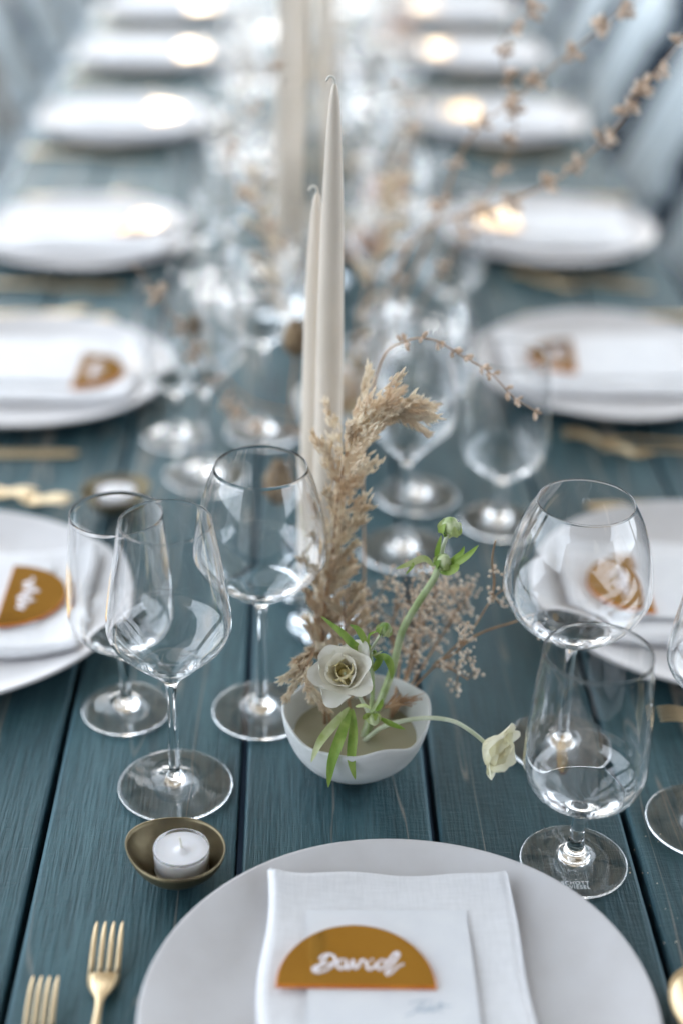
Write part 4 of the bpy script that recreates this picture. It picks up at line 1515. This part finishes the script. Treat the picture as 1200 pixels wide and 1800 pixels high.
def floret_spray(label, base, branches, seed, name='dried_gypsophila', r=0.0019, n=16, spread=0.012, mat='dry_floret'):
    """branching dried stem carrying clusters of bead-like florets"""
    base = Vector(base)
    t = thing(name, label, 'dried flower', tuple(base), 0, 'dried sprays')
    rnd = random.Random(seed)
    g = G()
    gb = G()
    for path, clusters in branches:
        sp = [Vector(p) - base for p in smooth_prof([tuple(p) for p in path], 5)]
        m_ = len(sp)
        tube(g, sp, [0.0011 - 0.0006 * i / (m_ - 1) for i in range(m_)], 6)
        for ci in range(clusters):
            f = 0.45 + 0.55 * (ci + rnd.random()) / clusters
            p0 = sp[min(m_ - 1, int(f * (m_ - 1)))]
            cc = p0 + Vector((rnd.gauss(0, 1), rnd.gauss(0, 0.8), rnd.gauss(0.3, 1))) * spread
            tube(g, [p0, (p0 + cc) / 2 + Vector((0, 0, -0.001)), cc], [0.0005, 0.0004, 0.0003], 4)
            for k in range(n):
                e = cc + Vector((rnd.gauss(0, 1), rnd.gauss(0, 1), rnd.gauss(0, 1))) * spread * 0.55
                if k % 2:
                    tube(g, [cc, e], 0.00022, 3)
                ball(gb, e, r * rnd.uniform(0.6, 1.15), seg=6, rings=4, sq=rnd.uniform(0.8, 1.2))
    g.obj('stem', M['dry_stem'], t)
    o = gb.obj('florets', M[mat], t)
    o['kind'] = 'stuff'
    return t

B2 = Vector((BC[0] + 0.028, BC[1] + 0.018, T + 0.032))
floret_spray('beige dried gypsophila cloud behind the tall bud stem', B2,
             [([B2, (0.0448, 1.0000, 0.7936), (0.0447, 1.0200, 0.8229), (0.0492, 1.0300, 0.8377)], 9), ([B2, (0.0619, 1.0000, 0.8097), (0.0701, 1.0200, 0.8337), (0.0797, 1.0300, 0.8536)], 11),
              ([B2, (0.0730, 1.0000, 0.8098), (0.0933, 1.0200, 0.8338), (0.1073, 1.0300, 0.8538)], 10), ([B2, (0.0486, 1.0000, 0.8097), (0.0318, 1.0300, 0.8217), (0.0327, 1.0400, 0.8366)], 8),
              ([B2, (0.0550, 0.9900, 0.8006), (0.0627, 1.0000, 0.8412), (0.0643, 1.0000, 0.8541)], 6)], 4, r=0.0015, n=15, spread=0.0115)
floret_spray('dried spray with small beads reaching right from the flower bowl', B2,
             [([B2, (0.0628, 0.9750, 0.8005), (0.0859, 0.9800, 0.8260), (0.1027, 0.9850, 0.8434), (0.1156, 0.9900, 0.8658), (0.1260, 0.9900, 0.8770)], 3),
              ([(0.0900, 0.9800, 0.8302), (0.1115, 0.9850, 0.8409), (0.1334, 0.9900, 0.8460), (0.1502, 0.9900, 0.8533)], 1),
              ([(0.0735, 0.9800, 0.8129), (0.0861, 0.9750, 0.8137), (0.1000, 0.9700, 0.8068)], 4),
              ([(0.0756, 0.9800, 0.8155), (0.0876, 0.9750, 0.8268), (0.0963, 0.9700, 0.8405)], 5),
              ([(0.1163, 0.9900, 0.8673), (0.1169, 0.9900, 0.8834), (0.1133, 0.9850, 0.9037), (0.1139, 0.9800, 0.9235)], 1)], 9, r=0.0015, n=10, spread=0.0065)
g = G()
t = thing('dried_twig', 'tiny bare dried twigs lying inside the right rim of the flower bowl', 'twig', tuple(B2), 0)
rr_ = random.Random(2)
for k in range(16):
    a = (0.0350, 0.9350, 0.8059)
    e = Vector(a) + Vector((rr_.uniform(0.006, 0.030), rr_.uniform(-0.006, 0.012), rr_.uniform(-0.001, 0.011)))
    md = (Vector(a) + e) / 2 + Vector((rr_.uniform(-0.002, 0.002), 0, rr_.uniform(-0.002, 0.003)))
    tube(g, [Vector(a) - B2, md - B2, e - B2], [0.0006, 0.0005, 0.0003], 5)
g.obj('twigs', M['dry_stem'], t)

def pod_branch(label, path, seed, step=0.011, size=1.0, r=0.0009, cat='dried branch', start=0.35, mat='dry_pod', n_cl=(3, 6)):
    """thin arching branch with whorls of small dry pods"""
    org = Vector(path[0])
    t = thing('dried_seed_branch', label, cat, tuple(org), 0, 'dried seed branches')
    rnd = random.Random(seed)
    sp = [Vector(p) - org for p in smooth_prof([tuple(p) for p in path], 8)]
    n = len(sp)
    g = G()
    tube(g, sp, [r * (1 - 0.6 * i / (n - 1)) for i in range(n)], 6)
    g.obj('stem', M['dry_stem'], t)
    acc = 0.0
    nxt = 0.0
    tot = sum((sp[i + 1] - sp[i]).length for i in range(n - 1))
    for i in range(n - 1):
        seg_ = (sp[i + 1] - sp[i])
        acc += seg_.length
        if acc / tot < start or acc < nxt:
            continue
        nxt = acc + step * rnd.uniform(0.55, 1.6)
        d = seg_.normalized()
        g = G()
        for k in range(rnd.randint(*n_cl)):
            a = rnd.uniform(0, 2 * PI)
            o1 = Matrix.Rotation(a, 3, d) @ d.orthogonal().normalized()
            dd = (o1 + d * rnd.uniform(0.1, 1.0) + Vector((0, 0, -0.25))).normalized()
            p0 = sp[i] + d * rnd.uniform(-0.004, 0.004) * (1.6 if n_cl[1] > 6 else 0.6)
            L_ = rnd.uniform(0.0045, 0.0085) * size
            spindle(g, p0 + dd * 0.0006, dd, L_, L_ * 0.24, 6, mid=0.6)
            if rnd.random() < 0.6:   # split tip
                for s_ in (-1, 1):
                    spindle(g, p0 + dd * L_ * 0.8, dd + o1.cross(dd) * 0.45 * s_, L_ * 0.35, L_ * 0.07, 4)
        g.obj('seed_pod', M[mat], t)
    return t

pod_branch('thin dried branch with brown pods arching right above the dried grass, nearly sharp',
           [BASE + Vector((0.03, 0.03, 0)), (0.0241, 1.0800, 0.8388), (0.0222, 1.1000, 0.9322), (0.0323, 1.1000, 1.0107), (0.0504, 1.0950, 1.0319), (0.0707, 1.0900, 1.0356), (0.0925, 1.0850, 1.0249), (0.1144, 1.0800, 1.0133), (0.1348, 1.0750, 0.9944), (0.1547, 1.0700, 0.9835)],
           17, step=0.0105, start=0.72, size=0.92)

# second arrangement, a little further down the table: blurred branches fanning left and right
C2 = Vector((0.02, 1.50, T + 0.03))
flower_bowl(C2.x, C2.y, 'white bowl of dried stems beyond the tall candles, out of focus', 1.0)
pod_branch('long dried branch with round pods reaching the upper right corner, out of focus', [C2, (0.0801, 1.4800, 0.9766), (0.1522, 1.4400, 1.0255), (0.2108, 1.4000, 1.0716), (0.2501, 1.3700, 1.1251), (0.2649, 1.3500, 1.1629), (0.2935, 1.3300, 1.2158)], 31, step=0.026, n_cl=(5, 9), size=1.6, r=0.0016, start=0.48)
pod_branch('dried branch with a dense pod cluster near the upper right, out of focus', [C2, (0.0920, 1.4800, 0.9649), (0.1286, 1.4600, 1.0858), (0.1665, 1.4400, 1.1292), (0.2023, 1.4200, 1.1706), (0.2640, 1.4000, 1.2325)], 35, step=0.028, n_cl=(6, 12), size=1.7, r=0.0014, start=0.50)
pod_branch('upright dried branch crossing the top right plates, out of focus', [C2, (0.1049, 1.4800, 0.9350), (0.1631, 1.4600, 1.0587), (0.1699, 1.4400, 1.1187), (0.1522, 1.4400, 1.1807), (0.1808, 1.4400, 1.2138)], 39, step=0.032, n_cl=(5, 9), size=1.6, r=0.0010, start=0.42)
pod_branch('dried branch standing left of the far candles, out of focus', [C2, (-0.0092, 1.5200, 0.9061), (-0.1019, 1.5200, 1.0373), (-0.0846, 1.5200, 1.0718), (-0.0565, 1.5200, 1.1441)], 43, step=0.028, n_cl=(4, 8), size=1.4, r=0.0009, start=0.5)
pod_branch('pinkish dried branch reaching left over the second left plate, out of focus', [C2, (-0.0553, 1.4400, 0.7869), (-0.1063, 1.4200, 0.8403), (-0.1374, 1.4000, 0.9034), (-0.1633, 1.4000, 0.9499), (-0.1879, 1.4000, 0.9827)], 47, step=0.026, n_cl=(5, 9), size=1.7, r=0.0016, start=0.35)
pod_branch('short dried twig above the second arrangement at right, out of focus', [C2, (0.0723, 1.5000, 0.9148), (0.0771, 1.5200, 1.0399), (0.0801, 1.5200, 1.1024), (0.0479, 1.5200, 1.1458)], 53, step=0.02, size=1.2, start=0.45)
plume('blurred beige grass plume beyond the sharp candles, left one', [C2, (-0.0327, 1.6000, 0.8488), (-0.0642, 1.6200, 0.9329), (-0.0835, 1.6600, 0.9965)], 0.030, 61, n_br=16, dens=0.6, side=-0.3)
plume('blurred beige grass plume beyond the sharp candles, right one', [C2, (0.0419, 1.6000, 0.8763), (0.0603, 1.6400, 0.9408), (0.0742, 1.7000, 0.9870)], 0.034, 67, n_br=18, dens=0.6, side=0.3)

def poppy(label, base, top, r, path=None):
    base = Vector(base)
    t = thing('poppy_head', label, 'dried flower', tuple(base), 0, 'dried poppy heads')
    pts = [base] + [Vector(p) for p in (path or [])] + [Vector(top)]
    g = G()
    tube(g, smooth_prof([tuple(p - base) for p in pts], 5), 0.0013, 6)
    g.obj('stem', M['dry_stem'], t)
    g = G()
    tt = Vector(top) - base
    for v in range(1):
        seg = 18
        prof = [(0.0006, -0.3 * r), (r * 0.55, 0.1 * r), (r * 0.95, 0.8 * r), (r, 1.3 * r), (r * 0.72, 2.1 * r), (r * 0.35, 2.5 * r), (r * 0.55, 2.65 * r), (r * 0.2, 2.75 * r)]
        g2 = G()
        lathe(g2, smooth_prof(prof, 3), seg, lambda rr, z, a, i: (rr * (1 + 0.08 * math.cos(9 * a)), z), cap0=True, cap1=True)
        g.add([tt + Vector(v_) for v_ in g2.v], g2.f)
    g.obj('seed_head', M['poppy'], t)
    return t
poppy('brown dried poppy head on a reddish stem just left of the candles', C2 + Vector((-0.03, -0.02, 0)), (-0.0325, 1.3600, 0.9084), 0.0125, [(-0.0364, 1.3700, 0.8209)])
poppy('small brown dried head above the blurred glasses at left', C2 + Vector((-0.04, 0.0, 0)), (-0.1349, 1.4600, 0.8848), 0.0085, [(-0.0846, 1.4500, 0.8206)])
poppy('ochre dried head seen through the wide glass at left', C2 + Vector((-0.05, -0.1, 0)), (-0.0463, 1.2700, 0.7987), 0.0150)

# blooms of the further arrangements
def bloom(label, base, top, size, seed, mats, axis=(0, -0.4, 0.9)):
    base = Vector(base)
    t = plant('garden_flower', label, 'flower', tuple(base), 'blurred blooms down the table')
    stem_part(t, [base, (base + Vector(top)) / 2 + Vector((0.004, 0, 0)), top], 0.0016, 0.0014, base, 'pale_stem')
    flower_head(t, top, axis, size, seed, 6, mats=mats, origin=tuple(base))
C3 = Vector((0.03, 2.10, T + 0.03))
C4 = Vector((-0.02, 2.72, T + 0.03))
C5 = Vector((0.01, 3.36, T + 0.03))
flower_bowl(C3.x, C3.y, 'second blurred white bowl of dried flowers down the table', 2.0)
flower_bowl(C4.x, C4.y, 'third blurred white bowl of dried flowers down the table', 0.4)
flower_bowl(C5.x, C5.y, 'farthest blurred white bowl of dried flowers', 2.4)
bloom('blurred peach bloom right of the candles', C3, (0.0842, 2.0600, 0.8459), 0.050, 71, ('petal_peach', 'petal_peach'))
bloom('blurred pinkish bloom just right of the tallest candle', C3, (0.0597, 2.0200, 0.7824), 0.050, 73, ('petal_peach', 'white_bloom'))
bloom('blurred white bloom left of the tallest candle', C3, (-0.0724, 2.0500, 0.8429), 0.050, 75, ('white_bloom', 'petal_inner'))
bloom('blurred white bloom at top beside the far candles', C4, (0.0594, 2.7500, 0.8414), 0.060, 77, ('white_bloom', 'white_bloom'))
bloom('blurred cream bloom at top left of the far candles', C4, (-0.1138, 2.7000, 0.8504), 0.060, 79, ('white_bloom', 'petal_inner'))
bloom('blurred peach bloom at the top middle', C5, (0.1763, 3.3000, 0.8081), 0.060, 81, ('petal_peach', 'white_bloom'))
floret_spray('blurred pale dried spray left of the far candles', C3, [([C3, (-0.0655, 2.1000, 0.7863), (-0.0967, 2.1000, 0.8831), (-0.1124, 2.1200, 0.9402)], 8), ([C3, (-0.0018, 2.1000, 0.8037), (-0.0342, 2.1000, 0.8840)], 6)], 83, r=0.003, n=14, spread=0.02)
floret_spray('blurred pale dried spray right of the far candles', C3, [([C3, (0.0779, 2.1000, 0.8047), (0.1061, 2.1000, 0.9018), (0.1286, 2.1200, 0.9517)], 8), ([C3, (0.0620, 2.1000, 0.8045), (0.0670, 2.1000, 0.9013)], 6)], 85, r=0.003, n=14, spread=0.02)
floret_spray('blurred pale dried spray at the top of the picture', C4, [([C4, (0.0834, 2.7200, 0.8390), (0.1395, 2.7200, 0.9270), (0.1588, 2.7500, 0.9783)], 8), ([C4, (-0.0750, 2.7200, 0.8464), (-0.1341, 2.7400, 0.9184)], 8)], 87, r=0.0034, n=14, spread=0.024)
plume('blurred beige grass plume at the top middle', [C4, (0.0042, 2.7500, 0.8603), (0.0333, 2.8000, 0.9477), (0.0631, 2.8500, 1.0162)], 0.04, 91, n_br=14, dens=0.5, side=0.3, size=1.3)

# crumbs of dust and dry plant on the boards at the right
g = G()
rr_ = random.Random(14)
for k in range(38):
    x = rr_.uniform(0.20, 0.30)
    y = rr_.uniform(0.72, 0.86)
    ball(g, (x, y, T + 0.0003), rr_.uniform(0.0002, 0.0006), seg=5, rings=3)
o = g.obj('dust_specks', M['pampas'])
tag(o, 'pale specks of dust scattered on the dark boards at right', 'dust', kind='stuff')
